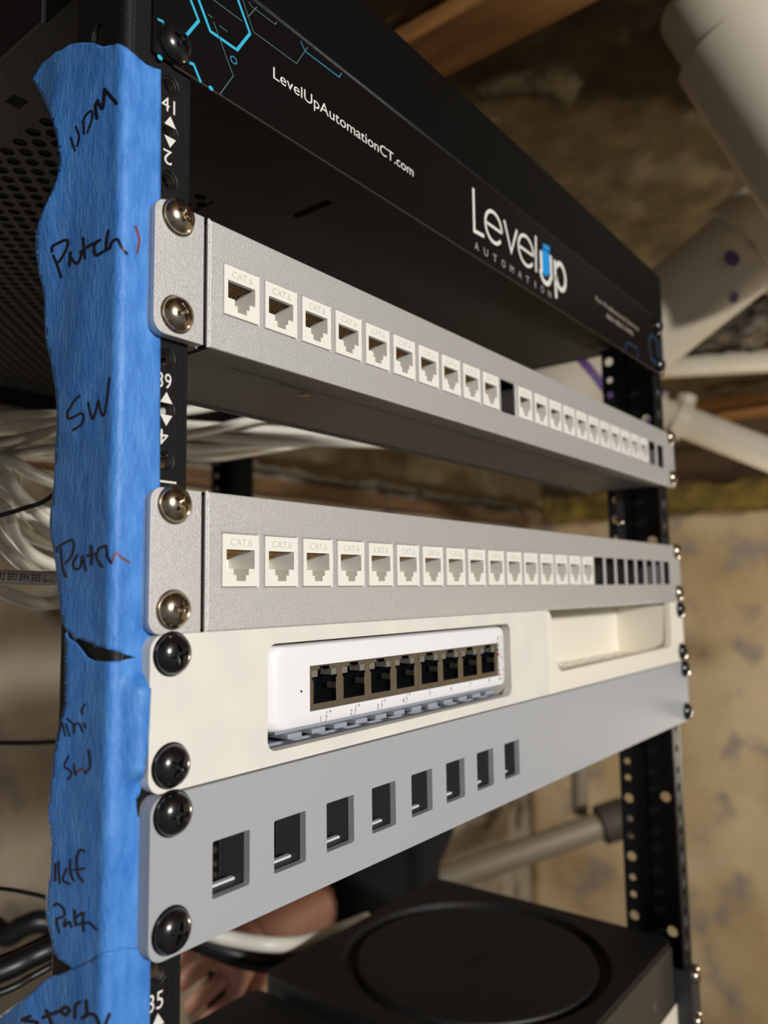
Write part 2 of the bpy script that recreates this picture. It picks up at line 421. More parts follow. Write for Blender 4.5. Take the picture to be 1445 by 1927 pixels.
for pn, u, yy, rz in (('cream panel', 37, YW, (80, 30)), ('grey keystone panel', 36, YG, (5, 20))):
    screw(scr_b, 7.9, yy-.4, uz(u)+38.1, f'glossy black screw at the near left end of the {pn}, top one', gb, rz[0])
    screw(scr_b, 7.9, yy-.4, uz(u)+6.35+.3, f'glossy black screw at the near left end of the {pn}, bottom one', gb, rz[1])
    screw(scr_b, 474.4, yy-.4, uz(u)+38.1, f'black screw at the far right end of the {pn}, top one', gb, 10)
    screw(scr_b, 474.4, yy-.4, uz(u)+6.35, f'black screw at the far right end of the {pn}, bottom one', gb, 60)
gh = 'screws of the black header panel'
p = on(325, 92, 1, YH-2); screw(scr_b, 8, YH-.4, uz(42)+6.35, 'black domed screw in the lower left corner of the branded header panel', gh, 30)
screw(scr_b, 8, YH-.4, uz(42)+38.1, 'black domed screw in the upper left corner of the branded header panel', gh, 30)
for zz, w in ((38.1, 'upper'), (6.35, 'lower')):
    screw(scr_b, 468, YH-.4, uz(42)+zz, f'tiny dark screw at the far right end of the branded header panel, {w} one', gh, 30)
for z, w in ((1372.5, 'upper'), (1341.5, 'lower')):
    screw(scr_s, 473, -2.4, z, f'nickel screw in the dark shelf ear at the bottom right, {w} one', 'screws of the amplifier shelf', 40)

# ================================================================== HEADER PANEL
hd = thing('header_panel', (240, -1, 1822.5), 'black branded header panel with white web address and logo across the rack top', 'panel')
b = bmesh.new(); slab(b, rrect(.3, 478.5, 1822.3, 1866.3, 1.2), [], YH, -.1); obj('plate', b, rackg, hd, bevel=.4)
b = bmesh.new(); tube(b, [(1, YH+1.0, 1866.4), (478, YH+1.0, 1866.4)], 1.5, 14); obj('upper_lip', b, rackm, hd, smooth=True)
b = bmesh.new(); box(b, 8, 476, YH-.03, YH+.8, 1821.9, 1822.3); obj('lower_edge', b, edgem, hd, label='bare worn metal lower edge')
YI = YH-.05
onh = lambda x, y: on(x, y, 1, YI)
b = bmesh.new(); text(b, 'LevelUpAutomationCT.com', 51.2, 138.2, 1841.5, 4.4, YI); obj('web_address', b, whiteink, hd, label='white web address lettering')
b = bmesh.new(); W = 9.0
def st(pts, w=2.0): ribbon(b, [(onh(*q).x, onh(*q).z) for q in pts], w, lambda x, z: (x, YI, z))
st([(890.5, 354), (892.5, 434.5), (911, 444.5)])
def oval(c, r, a0, a1):   # ellipse in panel millimetres around a pixel centre
    o_ = onh(*c); return [(o_.x+r[0]*math.cos(math.radians(a0+(a1-a0)*i/22)), o_.z+r[1]*math.sin(math.radians(a0+(a1-a0)*i/22))) for i in range(23)]
def stm(pts, w=2.0): ribbon(b, pts, w, lambda x, z: (x, YI, z))
ctr = onh(929, 428)
def letter_e(cx, cz, rx, rz):
    stm([(cx-rx*.95, cz), (cx+rx, cz)], 1.6)
    stm([(cx+rx*math.cos(math.radians(a)), cz+rz*math.sin(math.radians(a))) for a in range(0, 325, 12)], 1.9)
letter_e(ctr.x, ctr.z, 8.6, 8.4)
st([(948.6, 414), (962, 474), (972.5, 433)])
ctr = onh(990, 472); letter_e(ctr.x, ctr.z, 9.0, 8.6)
st([(1008, 444), (1008.8, 512)])
a1 = onh(1017.5, 472); a2 = onh(1036, 481); cu = onh(1026.5, 514)
stm([(a1.x, a1.z), (a1.x, cu.z)]+[(cu.x-(a2.x-a1.x)/2*math.cos(math.radians(t)), cu.z-6.2*math.sin(math.radians(t))) for t in range(10, 180, 17)]+[(a2.x, cu.z), (a2.x, a2.z)], 2.9)
s1 = onh(1043.5, 489); s2 = onh(1045, 560); stm([(s1.x, s1.z), (s1.x+.3, s2.z)], 3.0)
cu = onh(1055, 521); stm([(cu.x+6.6*math.cos(math.radians(a)), cu.z+8.2*math.sin(math.radians(a))) for a in range(150, -171, -16)], 3.0)
obj('logo_lettering', b, whiteink, hd, label='white logo lettering')
b = bmesh.new(); V = [b.verts.new((q.x, YI+.02, q.z)) for q in (onh(1019, 468), onh(1034.5, 477), onh(1034, 516), onh(1027, 520), onh(1020, 512))]; b.faces.new(V)
V = [b.verts.new((q.x, YI, q.z)) for q in (onh(1022, 458), onh(1034, 464), onh(1034.5, 474), onh(1022, 467))]; b.faces.new(V)
obj('logo_accent', b, blueink, hd, label='bright blue fill inside the logo letter')
b = bmesh.new()
for i, ch in enumerate('AUTOMATION'):
    q0 = onh(897, 461).lerp(onh(1034, 553), 0); xs = onh(897, 461).x+(onh(1034, 553).x-onh(897, 461).x)*i/9
    w = 1.0 if ch == 'I' else 3.9
    text(b, ch, xs-w/2, xs+w/2, 1826.2, 3.9, YI)
obj('logo_subtitle', b, dimink, hd, label='grey small capitals under the logo')
b = bmesh.new()
text(b, 'For Professional Service', 344.8, 424, 1845.0, 3.2, YI)
text(b, '860-850-5496', 362.8, 412, 1838.2, 3.2, YI); obj('service_text', b, dimink, hd, label='dim blurred two-line service text')
def pst(bm, pts, w, y=YI): ribbon(bm, [(on(*q, 1, y).x, on(*q, 1, y).z) for q in pts], w, lambda x, z: (x, y, z))
b = bmesh.new()
pst(b, [(350, -40), (359, 0), (374, 39), (345, 73)], 1.0); pst(b, [(358, -46), (374, 0), (395.7, 58.7), (446, 94), (470.5, 63), (448, 0), (428, -48)], 1.1)
pst(b, [(350.6, 115.7), (364.4, 121), (378, 155)], 1.0); pst(b, [(296.6, 36), (306, 40), (312, 52.6)], .7)
for q in ((301, 108), (397, 166)):
    c_ = on(*q, 1, YI); V = [b.verts.new((c_.x+1.0*math.cos(2*PI*i/12), YI, c_.z+.8*math.sin(2*PI*i/12))) for i in range(12)]; b.faces.new(V)
obj('hexagon_graphic', b, cyan, hd, label='bright cyan hexagon outlines')
b = bmesh.new()
for pts in ([(402, 0), (456, 40)], [(457, 0), (476.5, 59.5), (558, 119.6), (579, 88.6)], [(468, 3), (474, 12.5), (518, 45.7), (521, 41.5)], [(483.5, 13), (465.5, 33)],
            [(402, 41.5), (439, 142.6), (414, 177)], [(391, 26), (400, 34)], [(413, 48), (428, 60)]): pst(b, pts, .28)
obj('thin_line_graphic', b, thinc, hd, label='thin pale teal lines')
b = bmesh.new(); pst(b, [(565.7, 77), (574, 96.3), (638.5, 145.3), (642.6, 137.6)], .4); c_ = on(439.7, 113, 1, YI)
stm_ = [(c_.x+1.35*math.cos(2*PI*i/16), c_.z+1.2*math.sin(2*PI*i/16)) for i in range(16)]; ribbon(b, stm_, .4, lambda x, z: (x, YI, z), True)
obj('thin_line_graphic', b, mat('cyan_thin', (52, 140, 180), .5), hd, label='thin cyan lines and ring')
b = bmesh.new()
pst(b, [(1174, 662), (1180, 644), (1198.6, 655), (1200, 674)], 1.0)
pst(b, [(1224.6, 629.7), (1220.7, 647.4), (1226, 676), (1236.8, 683.4), (1239, 673), (1235, 639.6), (1224.6, 630)], 1.6)
pst(b, [(1240, 640), (1243.9, 672.9), (1252, 682)], 2.4)
obj('hexagon_graphic', b, darkblue, hd, label='dim blue hexagon outlines at the far end')

# ================================================================== PATCH PANELS
PITCH_J = 18.12
jx = [26.4+PITCH_J*i+(0 if i < 12 else .5) for i in range(24)]
def patch_panel(u, label, z0, z1, jc):
    t = thing('patch_panel', (240, 0, z0), label, 'panel', 'silver patch panels')
    b = bmesh.new(); holes = [rect(x-.15, x+15.15, jc-8.45, jc+8.45) for x in jx]
    slab(b, rect(20.7, 461.9, z0, z1), holes, YP, YP+1.6); obj('face_plate', b, silver, t, bevel=.5)
    b = bmesh.new()                                        # channel behind the face
    box(b, 20.4, 461.8, YP+1.2, 58, z0, z0+1.2); box(b, 20.4, 461.8, YP+1.2, 58, z1-1.2, z1)
    box(b, 20.4, 461.8, 56.8, 58, z0-1.0, z0+8); box(b, 20.4, 21.6, YP+1.2, 58, z0, z1); box(b, 460.6, 461.8, YP+1.2, 58, z0, z1)
    box(b, 40, 440, 8.2, 8.6, z0-.25, z0)
    for xx in (66, 196, 326): box(b, xx, xx+16, 10.2, 11.6, z0-.4, z0)
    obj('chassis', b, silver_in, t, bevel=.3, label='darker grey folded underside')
    b = bmesh.new(); box(b, 22, 460.4, 17, 18, z0+1.3, z1-1.3); box(b, 22, 460.4, 0, 17, z0+1.3, z0+1.8); box(b, 22, 460.4, 0, 17, z1-1.8, z1-1.3); obj('port_blackout', b, portd, t, label='black sheet added to darken the empty ports')  # added black sheet, keeps the empty ports dark inside
    b = bmesh.new(); lathe(b, [(2.6, 0), (2.6, -.3), (0, -.35)], 20); bmesh.ops.rotate(b, verts=b.verts, cent=(0, 0, 0), matrix=Matrix.Rotation(PI/2, 3, 'X'))
    bmesh.ops.translate(b, verts=b.verts, vec=(83, 14, z0)); obj('rivet', b, chrome, t)
    for sx in (0, 1):
        X = (lambda x: x) if sx == 0 else (lambda x: 482.6-x)
        b = bmesh.new()
        for (ya, yb, g) in ((YP, YP+1.9, 0), (YP+2.15, -.02, .25), (YP+1.8, YP+2.3, .6)):
            oc = [(X(x), z) for x, z in rrect(0+g, 18.3-g*.2, z0+g, z1-.2-g, 4.2, corners=(1, 0, 0, 1))]
            hl = [[(X(x), z) for x, z in rrect(4.0, 13.2, zz-3.2, zz+3.2, 3.15)] for zz in (uz(u)+38.1-.8, uz(u)+6.35)]
            if sx: oc = oc[::-1]
            slab(b, oc, hl, ya, yb)
        obj('mounting_ear', b, silver, t, bevel=.35)
        b = bmesh.new(); xs = sorted((X(16.4), X(20.8))); box(b, xs[0], xs[1], YP+5.5, YP+14, z0+.4, z1-.4)
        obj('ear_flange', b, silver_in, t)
        b = bmesh.new(); tube(b, [(X(20.55), YP+.62, z0-.1), (X(20.55), YP+.62, z1+.1)], .62, 12); obj('hem', b, silver, t, smooth=False)
    return t
JZ1, JZ2 = 1753.9, 1665.9
patch_panel(40, 'upper silver 24-port patch panel under the black header, one port near its middle empty', 1732.9, 1775.0, JZ1)
patch_panel(38, 'lower silver 24-port patch panel directly above the cream panel, its right third empty', 1643.9, 1686.9, JZ2)

# keystone jack prototype, origin = lower left front corner of the face
JW, JH = 15.0, 16.6
def jack_proto():
    t = thing('keystone_jack', (0, 0, 0), 'x', 'network jack')
    top = JH
    mouth = [(1.6, top-4.9), (1.6, top-11.0), (4.5, top-11.0), (4.5, top-13.0), (5.7, top-13.0), (5.7, top-14.9), (9.7, top-14.9), (9.7, top-13.0), (10.9, top-13.0), (10.9, top-11.0), (13.4, top-11.0), (13.4, top-4.9)]
    b = bmesh.new(); slab(b, rect(0, JW, 0, JH), [mouth[::-1]], 0, 1.4)
    # tunnel walls behind the mouth
    vs0 = [b.verts.new((x, 1.4, z)) for x, z in mouth]; vs1 = [b.verts.new((x, 13, z)) for x, z in mouth]
    for i in range(len(mouth)):
        j = (i+1) % len(mouth); b.faces.new([vs0[i], vs0[j], vs1[j], vs1[i]])
    b.faces.new(vs1)
    box(b, .4, 1.0, 1.4, 16, .6, JH-.6); box(b, 14.0, 14.6, 1.4, 16, .6, JH-.6); box(b, .4, 14.6, 1.4, 16, .5, 1.0); box(b, .4, 14.6, 1.4, 16, JH-1.1, JH-.5); box(b, .4, 14.6, 15.5, 16, .6, JH-.6)
    box(b, 2.5, 3.3, 3, 10, JH-.6, JH+.2)
    obj('body', b, jackw, t)
    b = bmesh.new()
    V = [b.verts.new(p) for p in ((1.7, 6.5, top-4.95), (1.7, 12.9, top-4.95), (1.7, 12.9, top-7.4), (13.3, 6.5, top-4.95), (13.3, 12.9, top-4.95), (13.3, 12.9, top-7.4))]
    for f in ((0, 1, 2), (3, 5, 4), (0, 2, 5, 3), (1, 4, 5, 2), (0, 3, 4, 1)): b.faces.new([V[i] for i in f])
    box(b, 1.7, 13.3, 1.7, 6.6, top-5.05, top-4.92)
    obj('contact_block', b, jackd, t, label='dark inner contact block')
    b = bmesh.new()
    for i in range(8):
        x = 2.9+i*1.22
        tube(b, [(x, 2.4, top-5.0), (x, 7.5, top-5.7), (x, 12.4, top-7.8)], .13, 6)
    obj('contacts', b, gold, t, label='row of gold contact wires')
    b = bmesh.new(); text(b, 'CAT.6', 3.2, 12.2, JH-3.7, 2.3, -.14)
    r = bmesh.ops.extrude_face_region(b, geom=b.faces[:]); bmesh.ops.translate(b, verts=[v for v in r['geom'] if isinstance(v, bmesh.types.BMVert)], vec=(0, .14, 0))
    obj('raised_lettering', b, mat('ivory_lettering', (212, 208, 196), .5), t)
    return t
jp = jack_proto(); first = True
ordn = ['first', 'second', 'third', 'fourth', 'fifth', 'sixth', 'seventh', 'eighth', 'ninth', 'tenth', 'eleventh', 'twelfth', 'thirteenth', 'fourteenth', 'fifteenth', 'sixteenth', 'seventeenth', 'eighteenth', 'nineteenth', 'twentieth', 'twenty-first']
for pn, zc, idx in (('upper', JZ1, [i for i in range(22) if i != 10]), ('lower', JZ2, list(range(16)))):
    for k, i in enumerate(idx):
        if pn == 'upper' and i == 9: lab = 'white jack just left of the empty middle port, upper silver panel'
        elif pn == 'upper' and i == 11: lab = 'white jack just right of the empty middle port, upper silver panel'
        elif pn == 'upper' and i == 21: lab = 'white jack last before the two empty end ports, upper silver panel'
        elif pn == 'lower' and i == 15: lab = 'white jack last before the run of empty ports, lower silver panel'
        elif i == 0: lab = f'white jack nearest the left ear of the {pn} silver panel'
        elif pn == 'upper' and i > 10: lab = f'white jack, {ordn[i-11]} to the right of the empty middle port, upper silver panel'
        else: lab = f'white keystone jack in the {pn} silver panel, {ordn[i]} from the left ear'
        loc = (jx[i], YP-.25, zc-JH/2); grp = f'keystone jacks in the {pn} patch panel'
        if first: jp.location = Vector(loc)*MM; jp['label'] = lab; jp['group'] = grp; first = False
        else: copy_thing(jp, loc, lab, grp)

# ================================================================== CREAM PANEL WITH SWITCH
cp = thing('switch_mount_panel', (240, 0, 1599.4), 'cream printed panel holding the small white switch, with an open bay at its right', 'panel')
Z0, Z1 = 1599.5, 1643.9
cut = rrect(45.8, 208.8, 1603.9, 1638.6, 3.8)
b = bmesh.new(); slab(b, rrect(.6, 249.2, Z0, Z1, 4.5, corners=(1, 0, 0, 1)), [cut[::-1], ], YW, -.05); 
box(b, 43.5, 45.8, -.1, 60, 1602, 1640); box(b, 208.8, 211, -.1, 60, 1602, 1640); box(b, 43.5, 211, -.1, 60, 1639, 1641); 
obj('left_plate', b, whitep, cp, bevel=.5)
b = bmesh.new()
holes = []
for i in range(11):
    for j in range(5): holes.append(rrect(52+i*14, 62+i*14, 2+j*9, 6.5+j*9, 1.5, 3))
slab(b, rect(43.5, 211, -.1, 60), holes, 1601.9, 1603.9, 'z'); obj('slotted_tray', b, switchu, cp, label='greyish slotted tray under the switch')
out = [(249.4, Z0), (482.3-.3, Z0)]
out = [(249.4, Z0)]+rrect(249.4, 482.0, Z0, Z1, 4.5, corners=(0, 1, 1, 0))[1:-1]
out += [(453.5, Z1), (452.5, 1616.5)]+[(446+6.5*math.cos(math.radians(a)), 1616.5-5.0*math.sin(math.radians(a))) for a in (20, 45, 70, 90)]
out += [(269, 1610.2)]+[(267-9*math.sin(math.radians(a)), 1620-9.8*math.cos(math.radians(a))) for a in (15, 35, 55, 75, 90)]
out += [(255.6, 1636), (254.6, 1640.5), (252.6, 1643.2), (249.4, Z1)]
b = bmesh.new(); slab(b, out, [], YW, -.05); obj('right_plate', b, whiter, cp, bevel=.6, seg=3)
b = bmesh.new()
q = on(1163, 1200, 0, 455)
yb = q.y
box(b, 453.5, 456, -.1, yb+2, 1602, 1642); box(b, 254, 456, yb, yb+2, 1602, 1642)
slots = [rrect(262+i*22, 277+i*22, 4+j*6.2, 7.4+j*6.2, 1.6, 3) for i in range(8) for j in range(max(1, int((yb-6)//6.2)))]
slab(b, rect(254, 456, -.1, yb+2), slots, 1604.5, 1606.5, 'z'); box(b, 251.6, 254, -.1, yb+2, 1602, 1642)
obj('open_tray', b, whiter, cp, bevel=.8)

sw = thing('network_switch', (128, 0, 1608), 'small glossy white eight-port network switch set into the cream panel', 'network switch')
SX0, SX1, SZ0, SZ1 = 46.9, 205.6, 1608.9, 1637.7
YS = YW+.9
b = bmesh.new(); rings = []
PX0, PX1, PZ0, PZ1 = 66.6, 198.3, 1614.2, 1629.8     # shield opening
for k in range(8):
    a = PI/2*k/7; ix = 7.5*(1-math.sin(a)); ixr = 2.6*(1-math.sin(a)); iz = 1.2*(1-math.sin(a)); y = YS+6.5*(1-math.cos(a))
    rr = 4.2
    rings.append([b.verts.new((x, y, z)) for x, z in rrect(SX0+ix, SX1-ixr, SZ0+iz, SZ1-iz, rr-min(iz, 1), 8)])
back = [b.verts.new((v.co.x, 75, v.co.z)) for v in rings[-1]]; rings.append(back)
for A, B in zip(rings, rings[1:]):
    for i in range(len(A)): b.faces.new([A[i], A[(i+1) % len(A)], B[(i+1) % len(A)], B[i]])
b.faces.new(back)
# front with opening
inner = [b.verts.new((x, YS, z)) for x, z in rect(PX0, PX1, PZ0, PZ1)]; inner2 = [b.verts.new((v.co.x, YS+2, v.co.z)) for v in inner]
es = []
for lp in (rings[0], inner):
    for i in range(len(lp)):
        e = b.edges.get((lp[i], lp[(i+1) % len(lp)])) or b.edges.new((lp[i], lp[(i+1) % len(lp)])); es.append(e)
bmesh.ops.triangle_fill(b, edges=es, use_beauty=True, normal=(0, -1, 0))
for i in range(4): b.faces.new([inner[i], inner[(i+1) % 4], inner2[(i+1) % 4], inner2[i]])
o = obj('housing', b, switchw, sw, smooth=True); o.data.set_sharp_from_angle(angle=math.radians(35))
b = bmesh.new()
for k, x0 in enumerate((PX0+.25, (PX0+PX1)/2+.2)):
    x1 = x0+(PX1-PX0)/2-.45; hs = []
    for i in range(4):
        c0 = x0+1.9+i*16.15; w = 12.3
        zt, zb = PZ1-.5, PZ0+2.3
        hs.append([(c0, zb), (c0+w, zb), (c0+w, zb+4.1), (c0+w+.0, zb+4.1), (c0+w, zt-4.6), (c0+w+.5, zt-4.6), (c0+w+.5, zt-1.2), (c0+w-3.6, zt-1.2), (c0+w-3.6, zt-.1), (c0+3.4, zt-.1), (c0+3.4, zt-1.2), (c0-.6, zt-1.2), (c0-.6, zt-4.6), (c0, zt-4.6)])
        hs[-1] = [p for j, p in enumerate(hs[-1]) if j != 3]
    slab(b, rect(x0, x1, PZ0+.2, PZ1-.2), [h[::-1] for h in hs], YS+.45, YS+.95)
obj('port_shield', b, portm, sw, bevel=.12, label='brassy metal port shield')
for k, x0 in enumerate((PX0+.25, (PX0+PX1)/2+.2)):
    for i in range(4):
        c0 = x0+1.9+i*16.15; w = 12.3; zt, zb = PZ1-.5, PZ0+2.3
        b = bmesh.new()
        # open-fronted socket
        box(b, c0-1.2, c0+w+1.2, YS+12, YS+12.5, PZ0, PZ1-.3); box(b, c0-1.2, c0-.7, YS+1, YS+12, PZ0+.3, PZ1-.3); box(b, c0+w+.7, c0+w+1.2, YS+1, YS+12, PZ0+.3, PZ1-.3)
        box(b, c0-1, c0+w+1, YS+1, YS+12, zb-.8, zb-.1); box(b, c0-1, c0+w+1, YS+1, YS+12, zt+.1, zt+.5)
        pt = obj('ethernet_port', b, portd, sw)
        b = bmesh.new()
        box(b, c0-.55, c0+2.6, YS+.75, YS+6, zt-3.6, zt-1.3); box(b, c0+w-2.5, c0+w+.4, YS+.75, YS+6, zt-3.6, zt-1.3)
        obj('indicator_lens', b, ledm, pt)
        b = bmesh.new(); box(b, c0+w-.15, c0+w+.2, YS+.6, YS+5, zb+4.2, zb+6.4); box(b, c0-.2, c0+.05, YS+.6, YS+5, zb+4.2, zb+6.4)
        obj('spring_tab', b, portm, pt)
b = bmesh.new()
for i, (px, py) in enumerate(((611, 1348), (666, 1336), (716, 1326), (763, 1314))):
    q = on(px, py, 1, YS); n_ = str(i+1); yy = YS-.05
    text(b, n_, q.x-2.2, None, q.z-1.6, 2.0, yy)
    ribbon(b, [(q.x+1.5, q.z+1.7), (q.x+.4, q.z-.1), (q.x+1.3, q.z-.1), (q.x+.2, q.z-2)], .25, lambda x, z: (x, yy, z))
    ribbon(b, [(q.x+2.2, q.z+1.4), (q.x+3.6, q.z+1.4)], .22, lambda x, z: (x, yy, z)); ribbon(b, [(q.x+2.9, q.z+.7), (q.x+2.9, q.z+2.1)], .22, lambda x, z: (x, yy, z))
for s_, px, py in (('5', 809, 1302), ('6', 849, 1295), ('7', 885, 1288), ('8', 920, 1280)):
    q = on(px, py, 1, YS); text(b, s_, q.x-.6, None, q.z-1, 1.9, YS-.05)
obj('port_numbers', b, greyink, sw, label='small grey port numbers and symbols')
b = bmesh.new()
q = on(567, 1301, 1, YS); V = [b.verts.new((q.x+.45*math.cos(2*PI*i/12), YS-.05, q.z+.45*math.sin(2*PI*i/12))) for i in range(12)]; b.faces.new(V)
obj('reset_hole', b, portd, sw)
def dot(bm, px, py, r, y=None):
    y = YS-.05 if y is None else y
    q = on(px, py, 1, y); V = [bm.verts.new((q.x+r*math.cos(2*PI*i/14), y, q.z+r*math.sin(2*PI*i/14))) for i in range(14)]; bm.faces.new(V)
b = bmesh.new(); dot(b, 938.5, 1231, .72); dot(b, 940.5, 1269, .72); obj('red_key_dot', b, redink, sw, label='red dots of the light key')
b = bmesh.new(); dot(b, 941, 1277, .68); obj('green_key_dot', b, greenink, sw, label='green dot of the light key')
b = bmesh.new(); dot(b, 938, 1223, .55); dot(b, 940, 1261, .55); dot(b, 937, 1201.5, .5); dot(b, 943.5, 1238.5, .5)
for (x0, y0, x1, y1) in ((935.5, 1199, 943, 1209), (937.5, 1236, 945, 1247)):
    a, c_ = on(x0, y0, 1, YS-.05), on(x1, y1, 1, YS-.05)
    ribbon(b, rect(a.x, c_.x, c_.z, a.z), .16, lambda x, z: (x, YS-.05, z), True)
for s_, px, py in (('LNK', 939, 1215), ('1G', 943, 1222.5), ('2G', 943.3, 1230.5), ('PoE', 941.5, 1253), ('100', 946.5, 1260), ('1G', 946.5, 1268.5), ('2.5', 946.5, 1276)):
    q = on(px, py, 1, YS-.05); text(b, s_, q.x-.9, q.x+.9, q.z-.4, .85, YS-.05)
obj('key_symbols', b, greyink, sw, label='tiny grey legend beside the last port')
b = bmesh.new(); box(b, SX0+8, SX1-6, YS+5, 70, SZ0-1.6, SZ0+.2)
for i in range(12): box(b, SX0+12+i*12, SX0+19+i*12, YS+3, YS+20, SZ0-3.4, SZ0-1.5)
obj('ribbed_base', b, switchu, sw, bevel=.5, label='grey ribbed underside')

# ================================================================== GREY PANEL
gp = thing('keystone_blank_panel', (240, 0, 1555), 'plain grey printed panel with eight empty square openings in its left half', 'panel')
G0, G1 = 1555.0, 1599.1
b = bmesh.new(); hs = [rrect(22.5+25*i, 37.1+25*i, 1566.0, 1582.3, .5, 2)[::-1] for i in range(8)]
slab(b, rrect(.6, 246.6, G0, G1, 4.5, corners=(1, 0, 0, 1)), hs, YG, YG+2.9); slab(b, rrect(.6, 19.4, G0, G1, 4.5, corners=(1, 0, 0, 1)), [], YG+2.85, -.05); box(b, 19, 246.6, YG+2.85, -.05, G0, G0+2.5); box(b, 19, 246.6, YG+2.85, -.05, G1-2.5, G1); obj('left_plate', b, greyp, gp, bevel=.55, seg=3)
b = bmesh.new(); slab(b, rrect(246.75, 482.0, G0, G1, 4.5, corners=(0, 1, 1, 0)), [], YG, -.05); obj('right_plate', b, greyp, gp, bevel=.55, seg=3)
for i in range(8):
    x = 22.5+25*i; b = bmesh.new()
    slab(b, rect(x-2.2, x+16.8, 1562.5, 1586.5), [rect(x-.1, x+14.7, 1565.8, 1582.5)[::-1]], YG+2.95, 9)
    o = obj('keystone_collar', b, greyd, gp, bevel=.3)
    b = bmesh.new()
    zl = on(402, 1663, 1, 2.0).z
    for k in range(3): box(b, x-.15, x+14.75, 1.6+.35*k, 3.4+.35*k, zl-.95*(k+1), zl-.95*k-.12)
    obj('latch_ledge', b, mat('pale_ledge', (214, 216, 222), .4) if i == 0 else bpy.data.materials['pale_ledge'], gp)

# ================================================================== TAPE
def tape_sd(p, piece):
    x, y, z = p; r = 2.6; ox, oy = XL-.35, -.35
    w = 0
    if y > 4:
        k = min(1, (y-4)/30); w = k*(1.4+1.5*math.sin(z/31.0+.6)+.9*math.sin(z/13.0+y/17))+.5*k*math.sin(y/5.5+z/40)
    w += .16*noise.noise(Vector((x*.12, y*.12, z*.05)))+.05
    if piece == 0 and 1603 < z < 1634 and y < 3:
        s_ = max(0, min(1, (x+7.2)/5.5)); e = min(1, (z-1603)/4, (1634-z)/5); w += 4.45*s_*s_*(3-2*s_)*e
    if piece == 1: w += .25
    w = max(w, .06)
    uu = -x+(ox+r); vv = -y+(oy+r)
    d = math.hypot(max(uu, 0), max(vv, 0))+min(max(uu, vv), 0)-r
    return d-w
def tape_pt(px, py, off=0, piece=0):
    d = ray(px, py).normalized(); t = 150
    for _ in range(90):
        s_ = tape_sd(CAM+d*t, piece)-off
        t += s_*.7
        if abs(s_) < .004: break
    return CAM+d*t
upper = [(60, 145), (70, 131), (80, 118), (92, 110), (105, 98), (118, 93), (130, 84), (145, 81), (160, 80), (175, 81), (195, 88), (207, 85), (222, 82), (232, 86), (240, 91), (250, 99), (262, 110), (275, 121), (288, 127), (303, 131),
         (302.5, 365), (302, 640), (301, 915), (300, 1195), (296, 1215), (291, 1237), (289, 1262), (286, 1268), (283, 1330), (280, 1400), (275, 1438), (268, 1478), (262, 1497), (256, 1504), (257, 1520), (259, 1536), (268, 1541), (282, 1550), (283, 1700), (283, 1786),
         (262, 1787), (235, 1787), (210, 1791), (195, 1796), (175, 1808), (150, 1820), (137, 1824), (120, 1812), (113, 1808), (102, 1795), (97, 1772), (92, 1750), (87, 1725), (86, 1710), (88, 1680), (92, 1655), (94, 1630), (96, 1600), (95, 1565), (91, 1545), (90, 1530), (92, 1500), (98, 1450), (104, 1395), (110, 1370), (118, 1340), (122, 1322), (122, 1260), (122, 1192), (126, 1189),
         (130, 1201), (141, 1207), (151.6, 1219), (158, 1228), (165, 1237), (177.5, 1243.4), (200, 1245), (226, 1244), (240, 1240), (256.6, 1237.3), (232, 1231), (222, 1226), (211, 1223.6), (196, 1220.5), (186.6, 1217), (177.5, 1217.5), (174, 1212), (160.7, 1207), (148.5, 1201.5), (141, 1204), (133, 1191), (125.7, 1187), (117, 1172),
         (114, 1150), (108, 1100), (104, 1060), (95, 1010), (93, 985), (95, 960), (101, 910), (103, 850), (107, 800), (106, 760), (103, 730), (95, 680), (86, 640), (84, 620), (83, 560), (77, 530), (72, 510), (66, 460), (68, 430), (74, 410), (80, 395), (95, 365), (108, 330), (112, 300), (108, 265), (98, 225), (88, 200), (78, 180), (68, 160)]
lower = [(-140, 1985), (-60, 1945), (0, 1912), (25, 1893), (45, 1880), (60, 1868), (75, 1852), (90, 1840), (98, 1836), (112, 1834), (125, 1828), (137, 1822), (150, 1818), (175, 1805), (195, 1793), (235, 1785), (262, 1786), (284, 1790), (283, 1812), (280, 2200), (-140, 2200)]
tg = 'strips of blue tape on the left post'
